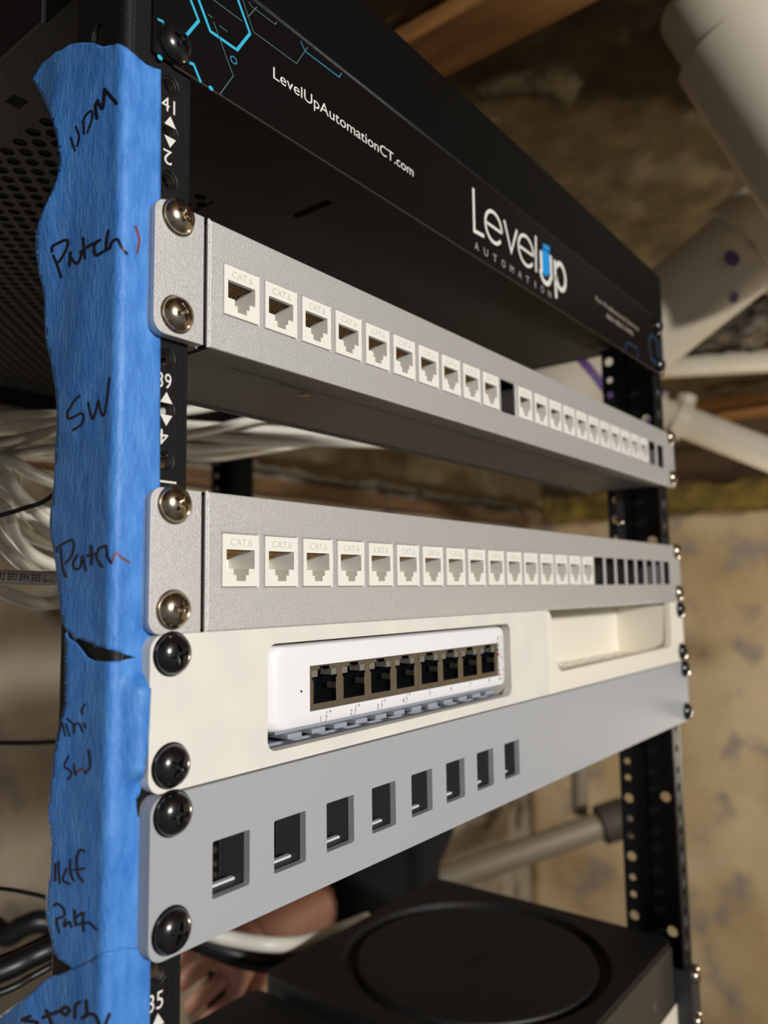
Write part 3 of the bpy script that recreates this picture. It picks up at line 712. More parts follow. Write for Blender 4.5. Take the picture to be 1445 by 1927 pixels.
def tape_mesh(poly, piece, name, label):
    pts = [Vector(p) for p in poly]; dens = []
    for i in range(len(pts)):
        a, c = pts[i], pts[(i+1) % len(pts)]; n = max(1, int((c-a).length/9))
        for k in range(n):
            q = a.lerp(c, k/n)
            dens.append(q)
    n0 = len(dens); edges = [(i, (i+1) % n0) for i in range(n0)]
    xs = [p.x for p in pts]; ys = [p.y for p in pts]
    def inp(x, y):
        ins = False
        for i in range(len(pts)):
            a, c = pts[i], pts[i-1]
            if (a.y > y) != (c.y > y) and x < (c.x-a.x)*(y-a.y)/(c.y-a.y)+a.x: ins = not ins
        return ins
    y = min(ys)+4
    while y < max(ys):
        x = min(xs)+3
        while x < max(xs):
            if inp(x, y) and min((q-Vector((x, y))).length_squared for q in dens[:n0]) > 12: dens.append(Vector((x, y)))
            x += 6
        y += 8
    vo, eo, fo, *_ = delaunay_2d_cdt(dens, edges, [], 1, 1e-4)
    b = bmesh.new(); V = [b.verts.new(tape_pt(v.x, v.y, 0, piece)) for v in vo]
    for f in fo:
        cx = sum(vo[i].x for i in f)/len(f); cy = sum(vo[i].y for i in f)/len(f)
        if inp(cx, cy): b.faces.new([V[i] for i in f])
    bmesh.ops.delete(b, geom=[v for v in b.verts if not v.link_faces], context='VERTS')
    t = thing(name, (XL, 0, 1500), label, 'tape', tg)
    b.normal_update()
    o = obj('tape_strip', b, tapem, t, smooth=True)
    if sum(1 if p.normal.dot(CAM*MM-(t.location+p.center)) > 0 else -1 for p in o.data.polygons) < 0: o.data.flip_normals()
    s_ = o.modifiers.new('t', 'SOLIDIFY'); s_.thickness = .00013; s_.offset = -1
    return t
t1 = tape_mesh(upper, 0, 'painters_tape', 'long wavy strip of blue tape on the left post with a black tear across it')
t2 = tape_mesh(lower, 1, 'painters_tape', 'second strip of blue tape flaring out at the bottom left corner')
def write(parent, strokes, piece=0, w=4.2, m=marker, label=None):
    b = bmesh.new(); w = w*1.15
    for k, s_ in enumerate(strokes):
        q = [(v.x, v.y) for v in smooth_pts([Vector((p[0], p[1], 0)) for p in s_], 5)]
        ribbon(b, q, w, lambda x, y: tape_pt(x, y, .06+.01*k, piece))
        for e in (q[0], q[-1]):
            V = [b.verts.new(tape_pt(e[0]+w/2*math.cos(2*PI*i/8), e[1]+w/2*math.sin(2*PI*i/8), .065+.01*k, piece)) for i in range(8)]; b.faces.new(V)
    obj('handwriting', b, m, parent, label=label)
write(t1, [[(133.4, 258.8), (137, 272), (141, 283)], [(143, 238), (148.5, 254), (148, 265), (144.6, 275)], [(157, 229), (158, 252)], [(155.4, 229), (160.8, 218), (170, 209), (174, 213), (171.5, 229), (164.4, 249)]], 0, 3.6)
write(t1, [[(184, 189.5), (179.6, 200), (182.3, 222)], [(184, 191), (193, 203), (196.7, 168)], [(196.7, 168), (207, 180), (219, 194)]], 0, 6)
write(t1, [[(100, 481), (108, 499.7), (115, 522)], [(98, 473), (98.5, 464), (112, 456), (124, 451.5), (128, 458), (121.5, 476), (110.7, 493)], [(133, 475), (131, 488), (130.6, 500)], [(134, 485), (140, 493), (147, 494), (155, 475)],
           [(156, 448), (158, 466), (160, 486)], [(151, 474), (165, 464), (188, 451.5)], [(188, 451.5), (179.6, 458), (177, 470), (181, 480), (193, 474), (206, 466)], [(203.7, 434), (201, 450), (199.5, 466)], [(206, 468), (211, 455), (221, 450), (228, 463), (238.6, 477)]], 0, 4.6)
write(t1, [[(255, 426), (262, 450), (258.5, 475.6)]], 0, 4.4, markerb)
write(t1, [[(150, 745), (141.7, 752), (129, 771.4), (126.6, 779), (131, 788), (151.4, 778), (157, 783), (154, 797.6), (137.8, 809)], [(166, 758), (170, 777), (174.6, 788), (180.4, 772), (185.3, 754), (189, 772), (194.5, 782), (199.8, 762.7), (206, 711)]], 0, 4)
write(t1, [[(114, 1033), (117, 1065), (124, 1086)], [(108, 1038.6), (109, 1030), (133, 1016.5), (138.6, 1024), (135, 1045), (123, 1060)], [(146, 1044), (138, 1059), (141, 1070.6), (151.6, 1067), (155, 1047), (161.5, 1073)], [(171, 1027), (172, 1045), (172, 1062)], [(163.7, 1045.5), (180.5, 1042)], [(200, 1027), (186.6, 1032), (182, 1050), (192.7, 1067)], [(200, 1027), (203, 1048.5), (209.4, 1059)]], 0, 4.2)
write(t1, [[(209.4, 1059), (218.5, 1040), (227.7, 1048.5), (243.7, 1058.4)]], 0, 4, markerb)
write(t1, [[(110, 1393), (111, 1380), (116, 1360), (123, 1385)], [(124, 1362), (128, 1375), (131, 1385)], [(126, 1352), (138.5, 1365), (139, 1380)], [(139, 1372), (142, 1362), (150, 1363.6), (155, 1377)], [(158, 1361), (161, 1370)], [(160, 1325), (154, 1335), (155, 1344)],
           [(129, 1423), (121.7, 1442), (133, 1451), (133.6, 1459.5), (126.7, 1467)], [(139, 1438), (142, 1458)], [(161, 1454.5), (169.7, 1442), (166, 1411)]], 0, 3.2)
write(t1, [[(142, 1458), (152, 1446), (161, 1454.5)]], 0, 3.4, markerb)
write(t1, [[(104, 1626), (104, 1642), (104, 1657.5)], [(110, 1622.5), (111, 1640), (112, 1662)], [(125, 1635), (118.5, 1656), (131, 1664)], [(132, 1618), (133, 1645), (139, 1657.5)], [(159, 1602), (149.6, 1600), (144, 1618), (146.4, 1645), (156, 1659)], [(140, 1637), (159, 1634.5)],
           [(102, 1705), (108, 1700.5), (119, 1710), (121, 1723), (108, 1729)], [(106, 1729), (108, 1742), (111, 1754.6)], [(122.5, 1731), (121, 1743.5), (130.5, 1735.5), (134.5, 1745)], [(140, 1713), (141, 1728), (143, 1742)], [(143, 1727.6), (156, 1718), (156, 1736), (157.5, 1753)], [(146, 1739), (157, 1738), (168.7, 1737), (182, 1750)]], 0, 4)
write(t2, [[(56.5, 1913), (42, 1920), (70, 1924), (60, 1935)], [(87, 1902), (92, 1912), (96.5, 1926)], [(81, 1915), (98, 1908), (115, 1902)], [(131, 1902), (124, 1910), (116, 1903), (123, 1895), (131, 1901)], [(150.6, 1886), (142, 1893), (141, 1915)], [(162, 1883.5), (163, 1896), (163.5, 1908)], [(155, 1916.5), (168, 1909), (180, 1912), (187, 1930)], [(206, 1909), (202, 1919), (198, 1930)]], 1, 6)

# ================================================================== AMPLIFIERS ON A SHELF
def amp(x0, x1, y0, y1, z0, z1, label):
    t = thing('amplifier', ((x0+x1)/2, (y0+y1)/2, z0), label, 'amplifier', 'square black amplifiers on the shelf')
    cx, cy = (x0+x1)/2, (y0+y1)/2
    b = bmesh.new(); R1 = 93; R2 = 84
    slab(b, rrect(x0, x1, y0, y1, 7), [], z0+9, z1-6, 'z'); slab(b, rrect(x0, x1, y0, y1, 7), [circ(cx, cy, R1, 72)[::-1]], z1-6, z1, 'z')
    obj('case', b, ampm, t, bevel=.8, seg=3)
    b = bmesh.new(); prof = [(R1, 0), (R1-.6, -5), (R2+1, -5.2), (R2-.5, -1.6), (R2-2.5, -.9), (R2-8, -.7), (0, -.7)]
    lathe(b, [(r, -y) for r, y in prof], 96, cap=False); bmesh.ops.rotate(b, verts=b.verts, cent=(0, 0, 0), matrix=Matrix.Rotation(-PI/2, 3, 'X'))
    for v in b.verts: v.co.z = -abs(v.co.z)
    bmesh.ops.translate(b, verts=b.verts, vec=(cx, cy, z1))
    obj('top_dish', b, mat('dish_black', (24, 24, 24), .55) if 'dish_black' not in bpy.data.materials else bpy.data.materials['dish_black'], t, smooth=False, label='round shallow dish ringed by a groove')
    b = bmesh.new(); slab(b, rrect(x0+3, x1-3, z0+11, z1-4, 2), [], y0-.5, y0+.2); obj('front_face', b, ampf, t, label='smoother front face, the light on it painted in as grey')
    b = bmesh.new(); slab(b, rrect(x0+9, x1-9, y0+9, y1-9, 6), [], z0, z0+9.5, 'z'); obj('foot_plinth', b, ampm, t)
    b = bmesh.new(); V = text(b, 'SONOS', cx-13, cx+13, cy, 4.5, 0)
    for v in b.verts: v.co = Vector((v.co.x, v.co.z-6, z1-.25))
    obj('embossed_name', b, mat('gloss_black', (34, 33, 32), .25) if 'gloss_black' not in bpy.data.materials else bpy.data.materials['gloss_black'], t)
    return t
ar = amp(250, 463, 10, 216, 1336, 1399, 'square black amplifier with a round dish in its top, under the grey panel')
al = amp(30, 244, 10, 216, 1328.5, 1391.5, 'second black amplifier at the bottom edge, left of and slightly lower than the dished one')
b = bmesh.new(); dot(b, 1233, 1888, .6, 9.4); dot(b, 1232, 1894, .6, 9.4); dot(b, 1234, 1899, .6, 9.4); obj('touch_marks', b, dimink, ar)
b = bmesh.new(); q = on(1272, 1890, 1, 9.3)
V = [b.verts.new(p) for p in ((q.x-45, 9.35, q.z), (q.x+8, 9.35, q.z), (q.x+8, 9.35, q.z-22), (q.x-45, 9.35, q.z-22))]; b.faces.new(V)
obj('paper_sticker', b, mat('sticker_white', (232, 222, 200), .6), ar, label='white paper sticker on the front face')
b = bmesh.new(); text(b, 'R', q.x-8, q.x-4, q.z-8, 4, 9.3); text(b, 'AMP', q.x-14, q.x-3, q.z-14, 3, 9.3); 
bm_dummy = b; b.free()
shf = thing('rack_shelf', (240, 100, 1328), 'black metal rack shelf under the two amplifiers, its grey ear at the bottom right', 'shelf')
b = bmesh.new(); slab(b, rect(18, 465, 2, 235), [], 1326.5, 1328.4, 'z'); obj('tray', b, rackm, shf)
b = bmesh.new(); slab(b, rect(249.5, 463.2, 8, 222), [], 1328.4, 1336, 'z'); obj('riser', b, rackm, shf)
earm = mat('dark_grey_paint', (46, 47, 50), .5)
for x0, x1, xe in ((464.2, 466.2, 1), (17, 19, 0)):
    b = bmesh.new(); slab(b, rect(-2, 235, 1326.5, 1377.6), [], x0, x1, 'x'); obj('side_wall', b, earm, shf, bevel=.4)
    b = bmesh.new()
    if xe: slab(b, rrect(464.4, 482, 1330, 1377.6, 2), [], -2.2, YR-.1)
    else: slab(b, rrect(.6, 18.6, 1330, 1377.6, 2), [], -2.0, -.4)
    obj('mounting_ear', b, earm, shf, bevel=.4)

# ================================================================== CABLES
gw = 'white network cables in the bundle behind the rack posts'
def cable(pts, r, m, label, name='network_cable', group=gw, cat='cable', raw=False):
    P = pts if raw else [at(*p) for p in pts]
    b = bmesh.new(); tube(b, smooth_pts(P, 8), r, 10); o = obj(name, b, m, smooth=True)
    return tag(o, label, cat, group)
rnd = random.Random(5)
bund = [
 ([(-260, 830, 330), (-60, 795, 370), (50, 782, 400), (180, 785, 440), (360, 800, 480), (560, 812, 540), (740, 828, 600), (860, 826, 650), (1010, 780, 720)], 'topmost white cable of the bundle left of the tape'),
 ([(-260, 850, 335), (-60, 812, 380), (50, 800, 400), (200, 800, 440), (380, 822, 470), (560, 830, 520), (700, 836, 580), (840, 838, 640), (980, 820, 700)], 'second white cable from the top of the bundle left of the tape'),
 ([(-200, 900, 330), (-40, 850, 350), (60, 822, 390), (200, 790, 430), (370, 770, 470), (500, 745, 520), (650, 700, 560)], 'white cable rising to the right under the upper silver panel'),
 ([(-200, 880, 345), (-30, 838, 360), (60, 830, 395), (230, 835, 430), (370, 845, 465), (520, 835, 520), (690, 822, 580), (850, 800, 640)], 'lowest white cable under the upper silver panel, nearly level'),
 ([(-160, 960, 340), (-10, 880, 350), (70, 850, 385), (220, 835, 420), (370, 815, 460), (480, 790, 500), (600, 770, 560)], 'white cable crossing the middle of the bundle behind the tape'),
 ([(-140, 930, 345), (0, 862, 365), (80, 858, 395), (200, 870, 430), (300, 900, 460)], 'white cable bending down behind the middle of the tape'),
 ([(-160, 870, 330), (0, 865, 345), (60, 890, 360), (130, 920, 390), (230, 960, 430)], 'white cable sloping down to the tape below the level strands'),
 ([(-120, 830, 330), (-10, 880, 340), (40, 935, 350), (110, 990, 380), (220, 1030, 430)], 'white cable sloping steeply to the tape at its middle'),
 ([(-100, 860, 335), (0, 900, 340), (50, 950, 355), (70, 960, 370), (150, 985, 400)], 'white cable just above the thin black wire, left of the tape'),
 ([(-90, 900, 350), (-20, 930, 350), (20, 1000, 360), (80, 1060, 390), (160, 1100, 430)], 'white cable looping down toward the printed cable'),
 ([(-120, 890, 340), (0, 950, 350), (30, 1010, 360), (70, 1050, 380), (150, 1080, 420)], 'white cable in the middle of the hanging loops'),
 ([(-90, 940, 345), (-10, 1010, 350), (40, 1060, 360), (90, 1090, 390), (170, 1100, 430)], 'lowest white cable above the printed cable'),
 ([(15, 800, 420), (8, 900, 400), (18, 960, 390), (60, 1010, 400), (140, 1040, 430)], 'white cable hanging straight down at the left edge'),
 ([(40, 840, 430), (30, 900, 420), (45, 960, 400), (100, 1010, 410), (170, 1030, 440)], 'white cable hanging down near the tape'),
 ([(-80, 1060, 320), (-10, 1105, 330), (50, 1130, 340), (90, 1135, 350), (140, 1125, 360), (200, 1110, 400)], 'white cable sagging below the printed cable'),
 ([(-150, 800, 360), (0, 815, 400), (80, 815, 420), (210, 825, 450), (370, 860, 480), (480, 850, 540), (600, 830, 600)], 'white cable third in the level strands'),
]
for pts, lab in bund:
    cable(pts, 3.1, cablew, lab)
# printed cable close behind the tape
A, B_ = at(-60, 1082, 300), at(170, 1094, 318)
pc = thing('network_cable', tuple(A), 'straight white cable printed with black lettering, left of the tape', 'cable', gw)
b = bmesh.new(); far = [A+(A-B_)*1.2+Vector((0, 0, 25)), A+(A-B_)*.5+Vector((0, 0, 4)), A, A.lerp(B_, .5), B_, B_+(B_-A)*.4+Vector((0, 6, -10)), B_+(B_-A)*.7+Vector((0, 20, -40))]
tube(b, smooth_pts(far, 8), 3.0, 20); obj('jacket', b, cablew, pc, smooth=True)
ax = (B_-A).normalized(); vw = (CAM-A.lerp(B_, .3)); vw = (vw-ax*vw.dot(ax)).normalized(); sd = ax.cross(vw); sd = -sd if sd.z < 0 else sd
b = bmesh.new(); s_ = 'BR0 BR1 BR2 BR3 BR4 BR5 GAR G'; vs, fs = text_geo(s_, 1.05)
w0 = max(v[0] for v in vs); L0 = (B_-A).length; k = 2.9/CAPH
V = []
for x, y in vs:
    ang = (y*k-1.2)/3.15; p = A+ax*(1+x/w0*L0*.715)+vw*(3.15*math.cos(ang))+sd*(3.15*math.sin(ang)); V.append(b.verts.new(p))
for f in fs: b.faces.new([V[i] for i in f])
obj('printed_lettering', b, marker, pc, label='black printed lettering')
gk = 'thin black wires left of the rack'
cable([(-120, 1000, 330), (0, 970, 330), (50, 955, 330), (80, 945, 332), (110, 925, 335), (180, 880, 350)], 1.0, cableb, 'thin black wire crossing in front of the white cable loops', 'wire', gk, 'wire')
cable([(-200, 1396, 520), (0, 1398, 520), (60, 1398, 520), (120, 1395, 520), (220, 1390, 540)], 1.6, cableb, 'thin level black wire left of the tape at mid height', 'wire', gk, 'wire')
cable([(-150, 1660, 420), (0, 1672, 420), (60, 1682, 420), (100, 1692, 420), (200, 1715, 450)], 1.1, cableb, 'thin black wire sloping down to the tape beside the word half', 'wire', gk, 'wire')
gk2 = 'thick black cables at the lower left'
cable([(-200, 1900, 380), (0, 1828, 400), (60, 1800, 410), (110, 1778, 420), (200, 1740, 450)], 6, cableb, 'thickest black cable rising to the tape at the lower left', 'power_cable', gk2)
cable([(-200, 1870, 390), (0, 1808, 410), (60, 1782, 420), (105, 1762, 430), (200, 1730, 460)], 3.0, cableb, 'slim black cable above the thickest one at the lower left', 'power_cable', gk2)
cable([(-200, 1935, 370), (0, 1868, 390), (60, 1838, 400), (110, 1812, 410), (180, 1790, 440)], 2.0, cableb, 'lower slim black cable just above the flaring tape', 'power_cable', gk2)
cable([(-100, 1660, 640), (0, 1755, 620), (40, 1745, 620), (80, 1735, 625), (150, 1760, 640)], 9, cableb, 'blurred dark cable loop behind the lower left of the tape', 'power_cable', gk2)
# cable behind the shelf, by the hand
cable([(300, 1730, 560), (380, 1752, 560), (440, 1768, 562), (520, 1778, 565), (590, 1768, 600), (690, 1730, 660)], 5.5, cablew, 'white cable held near the hand behind the amplifiers', 'network_cable', 'cables behind the amplifiers')
cable([(300, 1742, 600), (390, 1775, 600), (450, 1798, 600), (520, 1808, 610), (600, 1790, 640), (700, 1750, 680)], 9, cableb, 'thick black cable under the white one behind the amplifiers', 'power_cable', 'cables behind the amplifiers')

# ================================================================== PIPES
def pipe(name, label, segs, m=pvc, group=None, extra=()):
    """segs: list of (part, [(px,py,w)...], radius_px)"""
    t = thing(name, tuple(at(*segs[0][1][0])), label, 'pipe', group)
    for part, pts, rp, mm in segs:
        P = [at(*p) for p in pts]; r = rp*pts[0][2]/FPX
        b = bmesh.new(); Q = smooth_pts(P, 6) if len(P) > 2 else P
        tube(b, Q, r, 40); obj(part, b, mm, t, smooth=True).data.set_sharp_from_angle(angle=math.radians(50))
    return t
gpv = 'white plastic drain pipes'
pipe('drain_pipe', 'large white drain pipe with fittings at the top right corner', [
    ('straight_pipe', [(1268, -100, 715), (1500, 262, 690)], 92, pvc), ('hub', [(1190, -222, 722), (1276, -88, 714)], 110, pvc),
    ('hub', [(1380, 75, 704), (1620, 440, 680)], 110, pvc),
    ('bell', [(1060, -420, 735), (1190, -222, 722)], 104, pvc)], group=gpv)
pipe('drain_pipe', 'wide white drain pipe slanting up behind the right end of the header', [
    ('straight_pipe', [(1075, 735, 900), (1620, 294, 820)], 80, pvc), ('hub', [(1392, 478, 854), (1640, 278, 817)], 98, pvc),
    ('coupling', [(1040, 763, 905), (1112, 705, 895)], 88, purple), ('coupling', [(1000, 795, 910), (1098, 716, 897)], 94, pvc)], group=gpv)
for px_, py_, rr_ in ((1377, 486, 12), (1381, 560, 9)):
    par = [o_ for o_ in bpy.data.objects if o_.name == 'drain_pipe.001'][0]
    c0 = at(1075, 735, 900); c1 = at(1620, 294, 820); ax_ = (c1-c0).normalized(); d_ = ray(px_, py_).normalized()
    R0 = 81.5*900/FPX if px_ > 1379 else 99*854/FPX
    n_ = d_.cross(ax_); w_ = CAM-c0                      # ray / cylinder
    a_ = (d_-ax_*d_.dot(ax_)); b_ = (w_-ax_*w_.dot(ax_)); A_ = a_.dot(a_); B2 = 2*a_.dot(b_); C2 = b_.dot(b_)-R0*R0; disc = B2*B2-4*A_*C2
    if disc <= 0: continue
    hit = CAM+d_*((-B2-math.sqrt(disc))/(2*A_)); nn_ = (hit-c0); nn_ = (nn_-ax_*nn_.dot(ax_)).normalized()
    t_ = ax_.cross(nn_); b = bmesh.new(); r_ = rr_*830/FPX
    b.faces.new([b.verts.new(hit+nn_*.6+ax_*(r_*math.cos(k*PI/8))+t_*(1.3*r_*math.sin(k*PI/8))) for k in range(16)])
    obj('primer_stain', b, purple, par, label='purple primer drip')
pipe('drain_pipe', 'slim white pipe running right from a fitting beside the far post', [
    ('straight_pipe', [(1180, 752, 1330), (2100, 1110, 1120)], 29, pvc), ('fitting', [(1268, 786, 1310), (1291, 795, 1306)], 37, pvc),
    ('fitting', [(1292, 745, 1308), (1280, 792, 1306)], 19, pvc), ('fitting', [(1200, 758, 1325), (1240, 775, 1318)], 38, pvc), ('primer_ring', [(1224, 768, 1321), (1231, 771, 1320)], 40, purple)], group=gpv)
pipe('drain_pipe', 'pale horizontal pipe right of the header, lower than the slanting pipe', [
    ('straight_pipe', [(1150, 695, 1560), (1600, 668, 1430)], 22, pvc)], group=gpv)
pipe('conduit', 'grey conduit slanting across the wall seen under the grey panel', [
    ('straight_pipe', [(520, 1762, 1720), (1165, 1541, 1800)], 25, conduit), ('clamp', [(1130, 1553, 1795), (1178, 1537, 1800)], 36, mat('dark_rubber', (56, 50, 44), .7))], m=conduit)
pipe('conduit', 'short upright grey pipe behind the slanting conduit', [
    ('straight_pipe', [(1085, 1280, 1900), (1092, 1530, 1900)], 15, conduit)], m=conduit)
# ================================================================== PERSON
def skin_mesh(name, verts, edges, radii, parent, m, sub=2):
    me = bpy.data.meshes.new(name); off = parent.location/MM
    me.from_pydata([((Vector(v)-off)*MM)[:] for v in verts], edges, []); o = bpy.data.objects.new(name, me); C.objects.link(o); o.parent = parent
    sk = o.modifiers.new('skin', 'SKIN'); sk.use_smooth_shade = True
    for i, r in enumerate(radii):
        rr = r if isinstance(r, tuple) else (r, r); me.skin_vertices[0].data[i].radius = (rr[0]*MM, rr[1]*MM)
    me.skin_vertices[0].data[0].use_root = True
    s_ = o.modifiers.new('sub', 'SUBSURF'); s_.levels = sub; s_.render_levels = sub
    me2 = bake(o); me2.name = name; o.modifiers.clear(); o.data = me2; me2.materials.clear(); me2.materials.append(m)
    for p in me2.polygons: p.use_smooth = True
    return o
hand = at(415, 1818, 745); wr = at(492, 1752, 790)
TX, TY = 930, 690
pe = thing('person', (TX, TY, 0), 'person in black clothing behind the rack, one bare hand reaching in behind the amplifiers', 'person')
# hips, chest, neck, head, legs, arms (body leaning slightly toward the rack)
sh = Vector((TX-30, TY, 1370))
elb = at(720, 1640, 960)
vb = [(TX, TY, 850), (TX-10, TY, 1020), (TX-20, TY, 1200), (TX-30, TY, 1340), (TX-40, TY-5, 1430), (TX-50, TY-10, 1480), (TX-58, TY-15, 1545), (TX-56, TY-10, 1600),
      (TX-10, TY-90, 830), (TX-10, TY-95, 450), (TX, TY-90, 80), (TX-120, TY-95, 30),
      (TX+10, TY+90, 830), (TX+10, TY+95, 450), (TX+10, TY+90, 80), (TX-110, TY+95, 30)]
eb = [(0, 1), (1, 2), (2, 3), (3, 4), (4, 5), (5, 6), (6, 7), (0, 8), (8, 9), (9, 10), (10, 11), (0, 12), (12, 13), (13, 14), (14, 15)]
rb = [(120, 150), (105, 135), (110, 150), (95, 150), (52, 58), (56, 60), (88, 74), (70, 62), (82, 82), (56, 56), (38, 38), (30, 40), (82, 82), (56, 56), (38, 38), (30, 40)]
# near arm: shoulder -> elbow -> wrist -> palm ; fingers
sn = Vector((TX-35, TY-165, 1345))
tow = (hand-wr).normalized(); viewd = (CAM-hand).normalized(); side = tow.cross(viewd).normalized()
def add(v, r, to):
    vb.append(tuple(v)); rb.append(r); eb.append((to, len(vb)-1)); return len(vb)-1
i = add(sn, 52, 3); ie = add(elb, 42, i); iw = add(wr, (27, 27), ie); ip = add(wr.lerp(hand, .75), (24, 34), iw)
for k, (off, L) in enumerate(((-30, 66), (-10, 74), (11, 70), (30, 56))):
    b0 = hand+side*off; j = add(b0, 9.5, ip); j = add(b0+tow*L*.45-viewd*8, 8.8, j); j = add(b0+tow*L*.62-viewd*30, 8, j); add(b0+tow*L*.5-viewd*46, 6.5, j)
th = wr.lerp(hand, .45)+side*(-34); j = add(th, 11, iw); j = add(th+tow*34+side*(-16)+viewd*4, 10, j); add(th+tow*58+side*(-8), 8, j)
# far arm hanging
i = add(Vector((TX-25, TY+165, 1345)), 52, 3); i = add(Vector((TX-15, TY+200, 1080)), 42, i); i = add(Vector((TX-60, TY+190, 860)), 28, i); ip2 = add(Vector((TX-70, TY+188, 790)), (14, 36), i)
for k in range(4): j = add(Vector((TX-95+k*18, TY+186, 745)), 9, ip2); add(Vector((TX-95+k*18, TY+180, 690)), 8, j)
j = add(Vector((TX-105, TY+180, 800)), 10, i); add(Vector((TX-118, TY+172, 750)), 9, j)
skin_mesh('body', vb, eb, rb, pe, skinm)
# clothing: top with sleeves, trousers, shoes
cv = [(TX, TY, 860), (TX-10, TY, 1020), (TX-20, TY, 1200), (TX-30, TY, 1345), (TX-40, TY-4, 1425), tuple(sn), tuple(elb), tuple(elb.lerp(wr, .66)), (TX-25, TY+165, 1345), (TX-15, TY+200, 1080), (TX-56, TY+191, 885)]
ce = [(0, 1), (1, 2), (2, 3), (3, 4), (3, 5), (5, 6), (6, 7), (3, 8), (8, 9), (9, 10)]
cr = [(140, 172), (128, 158), (132, 172), (116, 168), (70, 76), 72, 62, 46, 72, 62, 40]
skin_mesh('black_top', cv, ce, cr, pe, cloth)
lv = [(TX, TY, 880), (TX-10, TY-90, 800), (TX-10, TY-95, 450), (TX, TY-90, 90), (TX+10, TY+90, 800), (TX+10, TY+95, 450), (TX+10, TY+90, 90)]
skin_mesh('trousers', lv, [(0, 1), (1, 2), (2, 3), (0, 4), (4, 5), (5, 6)], [(135, 165), 98, 76, 62, 98, 76, 62], pe, cloth)
skin_mesh('shoe', [(TX+10, TY-90, 45), (TX-60, TY-93, 40), (TX-140, TY-96, 30)], [(0, 1), (1, 2)], [44, 42, 30], pe, cloth)
skin_mesh('shoe', [(TX+20, TY+90, 45), (TX-50, TY+93, 40), (TX-130, TY+96, 30)], [(0, 1), (1, 2)], [44, 42, 30], pe, cloth)
skin_mesh('hair', [(TX-28, TY-8, 1560), (TX-45, TY-10, 1625), (TX-75, TY-12, 1632)], [(0, 1), (1, 2)], [78, 66, 52], pe, hairm)
hx, hy, hz = TX-138, TY-28, 1540
b = bmesh.new()
for dy in (-28, 28):
    bmesh.ops.create_uvsphere(b, u_segments=16, v_segments=10, radius=11, matrix=Matrix.Translation((hx, hy+dy+10, hz+12)))
obj('eyes', b, switchw, pe, smooth=True)
b = bmesh.new(); tube(b, [(hx-2, hy+10, hz+12), (hx-18, hy+8, hz-16), (hx-6, hy+8, hz-26)], [8, 12, 9], 12); obj('nose', b, skinm, pe, smooth=True)
b = bmesh.new(); tube(b, smooth_pts([(hx+4, hy-14, hz-46), (hx-4, hy+8, hz-44), (hx+4, hy+32, hz-46)], 4), 5, 10); obj('mouth', b, mat('lips', (150, 84, 78), .5), pe, smooth=True)

# ================================================================== ROOM
def struct(name, bm, m, smooth=False): o = obj(name, bm, m, smooth=smooth); o['kind'] = 'structure'; return o
WX, WY = 2400, 1150
b = bmesh.new(); box(b, -1800, WX+100, -2600, WY+100, -60, 0); struct('floor', b, floorm)
def rough_wall(name, m, org, du, dv, nu, nv, nrm, amp_, thick):
    b = bmesh.new(); g = []
    for i in range(nu+1):
        row = []
        for j in range(nv+1):
            p = Vector(org)+Vector(du)*i/nu+Vector(dv)*j/nv
            d = noise.fractal(p*.004, 1, 2, 4)*amp_
            row.append(b.verts.new(p+Vector(nrm)*d))
        g.append(row)
    for i in range(nu):
        for j in range(nv): b.faces.new([g[i][j], g[i+1][j], g[i+1][j+1], g[i][j+1]])
    r = bmesh.ops.extrude_face_region(b, geom=b.faces[:]); bmesh.ops.translate(b, verts=[v for v in r['geom'] if isinstance(v, bmesh.types.BMVert)], vec=Vector(nrm)*-thick)
    return struct(name, b, m, True)
rough_wall('wall_back', wallm2, (-1800, WY, 0), (WX+1850, 0, 0), (0, 0, 2330), 120, 72, (0, -1, 0), 24, 90)
rough_wall('wall_right', wallm, (WX, -2600, 0), (0, 2600+WY, 0), (0, 0, 2330), 100, 72, (-1, 0, 0), 24, 90)
b = bmesh.new(); box(b, -1800, WX-40, WY-60, WY+20, 1885, 1918); struct('trim_1', b, mat('sill_wood', (118, 88, 56), .85, c2=(92, 68, 42), cscale=9, stretch=(1, 8, 8)))     # sill on the stone
b = bmesh.new(); box(b, WX-60, WX+10, -2600, WY-70, 1975, 2325); struct('trim_2', b, mat('rim_board', (104, 78, 48), .85, c2=(78, 58, 36), cscale=10))
b = bmesh.new(); box(b, -1800, WX+100, -2600, WY+100, 2330, 2360); struct('ceiling', b, mat('subfloor_boards', (92, 66, 40), .85, c2=(66, 46, 28), cscale=6))
# rim insulation above the walls
def lump(name, m, x0, x1, y0, y1, z0, z1, label, cat, amp_=18, nx=40, ny=40, group=None, f=.012):
    b = bmesh.new(); box(b, x0, x1, y0, y1, z0, z1)
    bmesh.ops.subdivide_edges(b, edges=[e for e in b.edges if abs((e.verts[0].co-e.verts[1].co).x) > 1], cuts=nx, use_grid_fill=True)
    bmesh.ops.subdivide_edges(b, edges=[e for e in b.edges if abs((e.verts[0].co-e.verts[1].co).y) > 1], cuts=ny, use_grid_fill=True)
    bmesh.ops.subdivide_edges(b, edges=[e for e in b.edges if abs((e.verts[0].co-e.verts[1].co).z) > 1], cuts=5, use_grid_fill=True)
    for v in b.verts:
        n = noise.noise_vector(v.co*f)+.45*noise.noise_vector(v.co*f*2.7)+.3*noise.noise_vector(v.co*f*6); v.co += n*amp_
    o = obj(name, b, m, smooth=True); return tag(o, label, cat, group)
lump('insulation', yellowi, WX-140, WX-40, -600, WY-160, 1885, 1965, 'yellow fibrous insulation along the top of the right wall', 'insulation', 14, 8, 120, 'rolls of insulation')
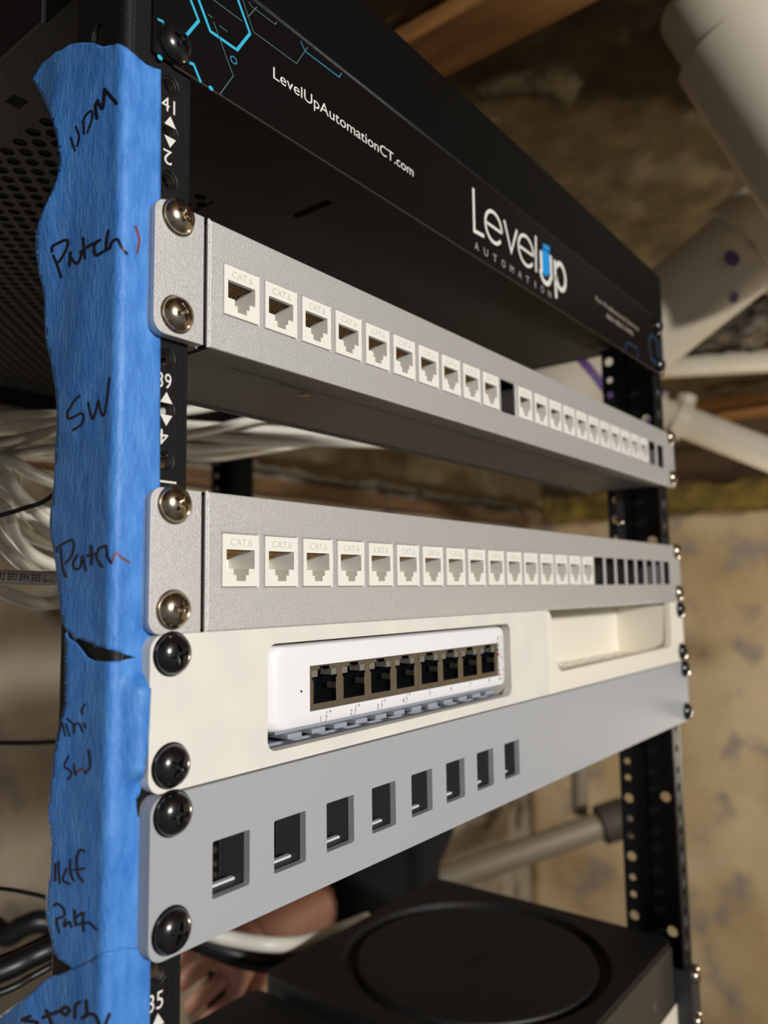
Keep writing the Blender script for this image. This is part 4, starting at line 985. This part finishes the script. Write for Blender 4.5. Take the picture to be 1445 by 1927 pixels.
lump('insulation', batt, -1700, WX-160, WY-180, WY-80, 1945, 2160, 'brown insulation along the top of the back wall, seen between the silver panels', 'insulation', 14, 160, 6, 'rolls of insulation')
JB = 2165.0
q = on(850, 140, 2, JB).x; q0 = on(800, 60, 2, JB).x
gj = 'wooden ceiling joists'; jw = q-q0
jxs = [q-jw]
names = {0: 'orange-brown wooden joist slanting across the top of the picture above the header', 1: 'dark wooden joist running behind the slanting drain pipe', 2: 'wooden joist over the far right pipes', -1: 'wooden joist over the left of the rack', -2: 'wooden joist beyond the left of the rack', 3: 'wooden joist above the slim pipe at the right', 4: 'wooden joist nearest the right wall'}
for k in (-1, 0, 2, 3, 4):
    x = q-jw+430*k
    b = bmesh.new(); box(b, x, x+jw, -900, WY+60, JB, 2328); bmesh.ops.subdivide_edges(b, edges=b.edges[:], cuts=3, use_grid_fill=True)
    tag(obj('ceiling_joist', b, wood, bevel=1.5), names[k], 'joist', gj)
gi = 'brown insulation batts between the joists'
for k, lab in ((-1, 'brown insulation batt above the left half of the rack'), (0, 'dark brown insulation batt between the orange joist and the drain pipes'), (1, 'brown insulation batt beyond the slanting drain pipe'), (2, 'brown insulation batt over the slim pipe'), (3, 'brown insulation batt toward the right wall')):
    x = q+430*k
    if k == 1: continue
    lump('insulation_batt', batt, x+6, x+(860 if k == 0 else 430)-jw-6, -900, WY-80, JB+14, JB+150, lab, 'insulation', 11, 60 if k == 0 else 30, 150, gi, .018)
# dusty strip and wood offcut at the right
p = at(1360, 620, 1440)
lump('pipe_insulation', fluffm, p.x-60, p.x+60, p.y-520, p.y+260, p.z-28, p.z+24, 'dusty grey fibrous lagging lying over the pale horizontal pipe', 'insulation', 16, 10, 60, None, .03)
p = at(1400, 780, 1900)
b = bmesh.new(); box(b, p.x-20, p.x+20, p.y-500, p.y+60, p.z-8, p.z+8); tag(obj('wood_strip', b, wood), 'thin orange wooden strip above the slim pipe at the right edge', 'wood')

# ================================================================== LIGHT
def area(name, loc, target, size, power, col):
    l = bpy.data.lights.new(name, 'AREA'); l.shape = 'DISK'; l.size = size; l.energy = power; l.color = col
    o = bpy.data.objects.new(name, l); C.objects.link(o); o.location = loc
    o.rotation_euler = (Vector(target)-Vector(loc)).to_track_quat('-Z', 'Y').to_euler(); return o
def bulb(name, loc, size, power, col):
    l = bpy.data.lights.new(name, 'POINT'); l.shadow_soft_size = size; l.energy = power; l.color = col
    o = bpy.data.objects.new(name, l); C.objects.link(o); o.location = loc; return o
bulb('room_lamp', (-0.40, -1.85, 2.02), .07, 142, (1, .99, .972))
bulb('basement_lamp', (1.3, -0.03, 1.38), .06, 10, (1, .9, .74))
bulb('rear_fill', (0.05, 0.72, 1.35), .05, 2.6, (1, .93, .82))  # added fill behind the rack, lifts the back wall and cables
w = bpy.data.worlds.new('world'); bpy.context.scene.world = w; w.use_nodes = True
bg = w.node_tree.nodes['Background']; bg.inputs['Color'].default_value = (.93, .94, .96, 1); bg.inputs['Strength'].default_value = .165
sc = bpy.context.scene
sc.view_settings.view_transform = 'Standard'; sc.view_settings.look = 'None'; sc.view_settings.exposure = 0; sc.view_settings.gamma = 1
sc.view_settings.use_curve_mapping = False
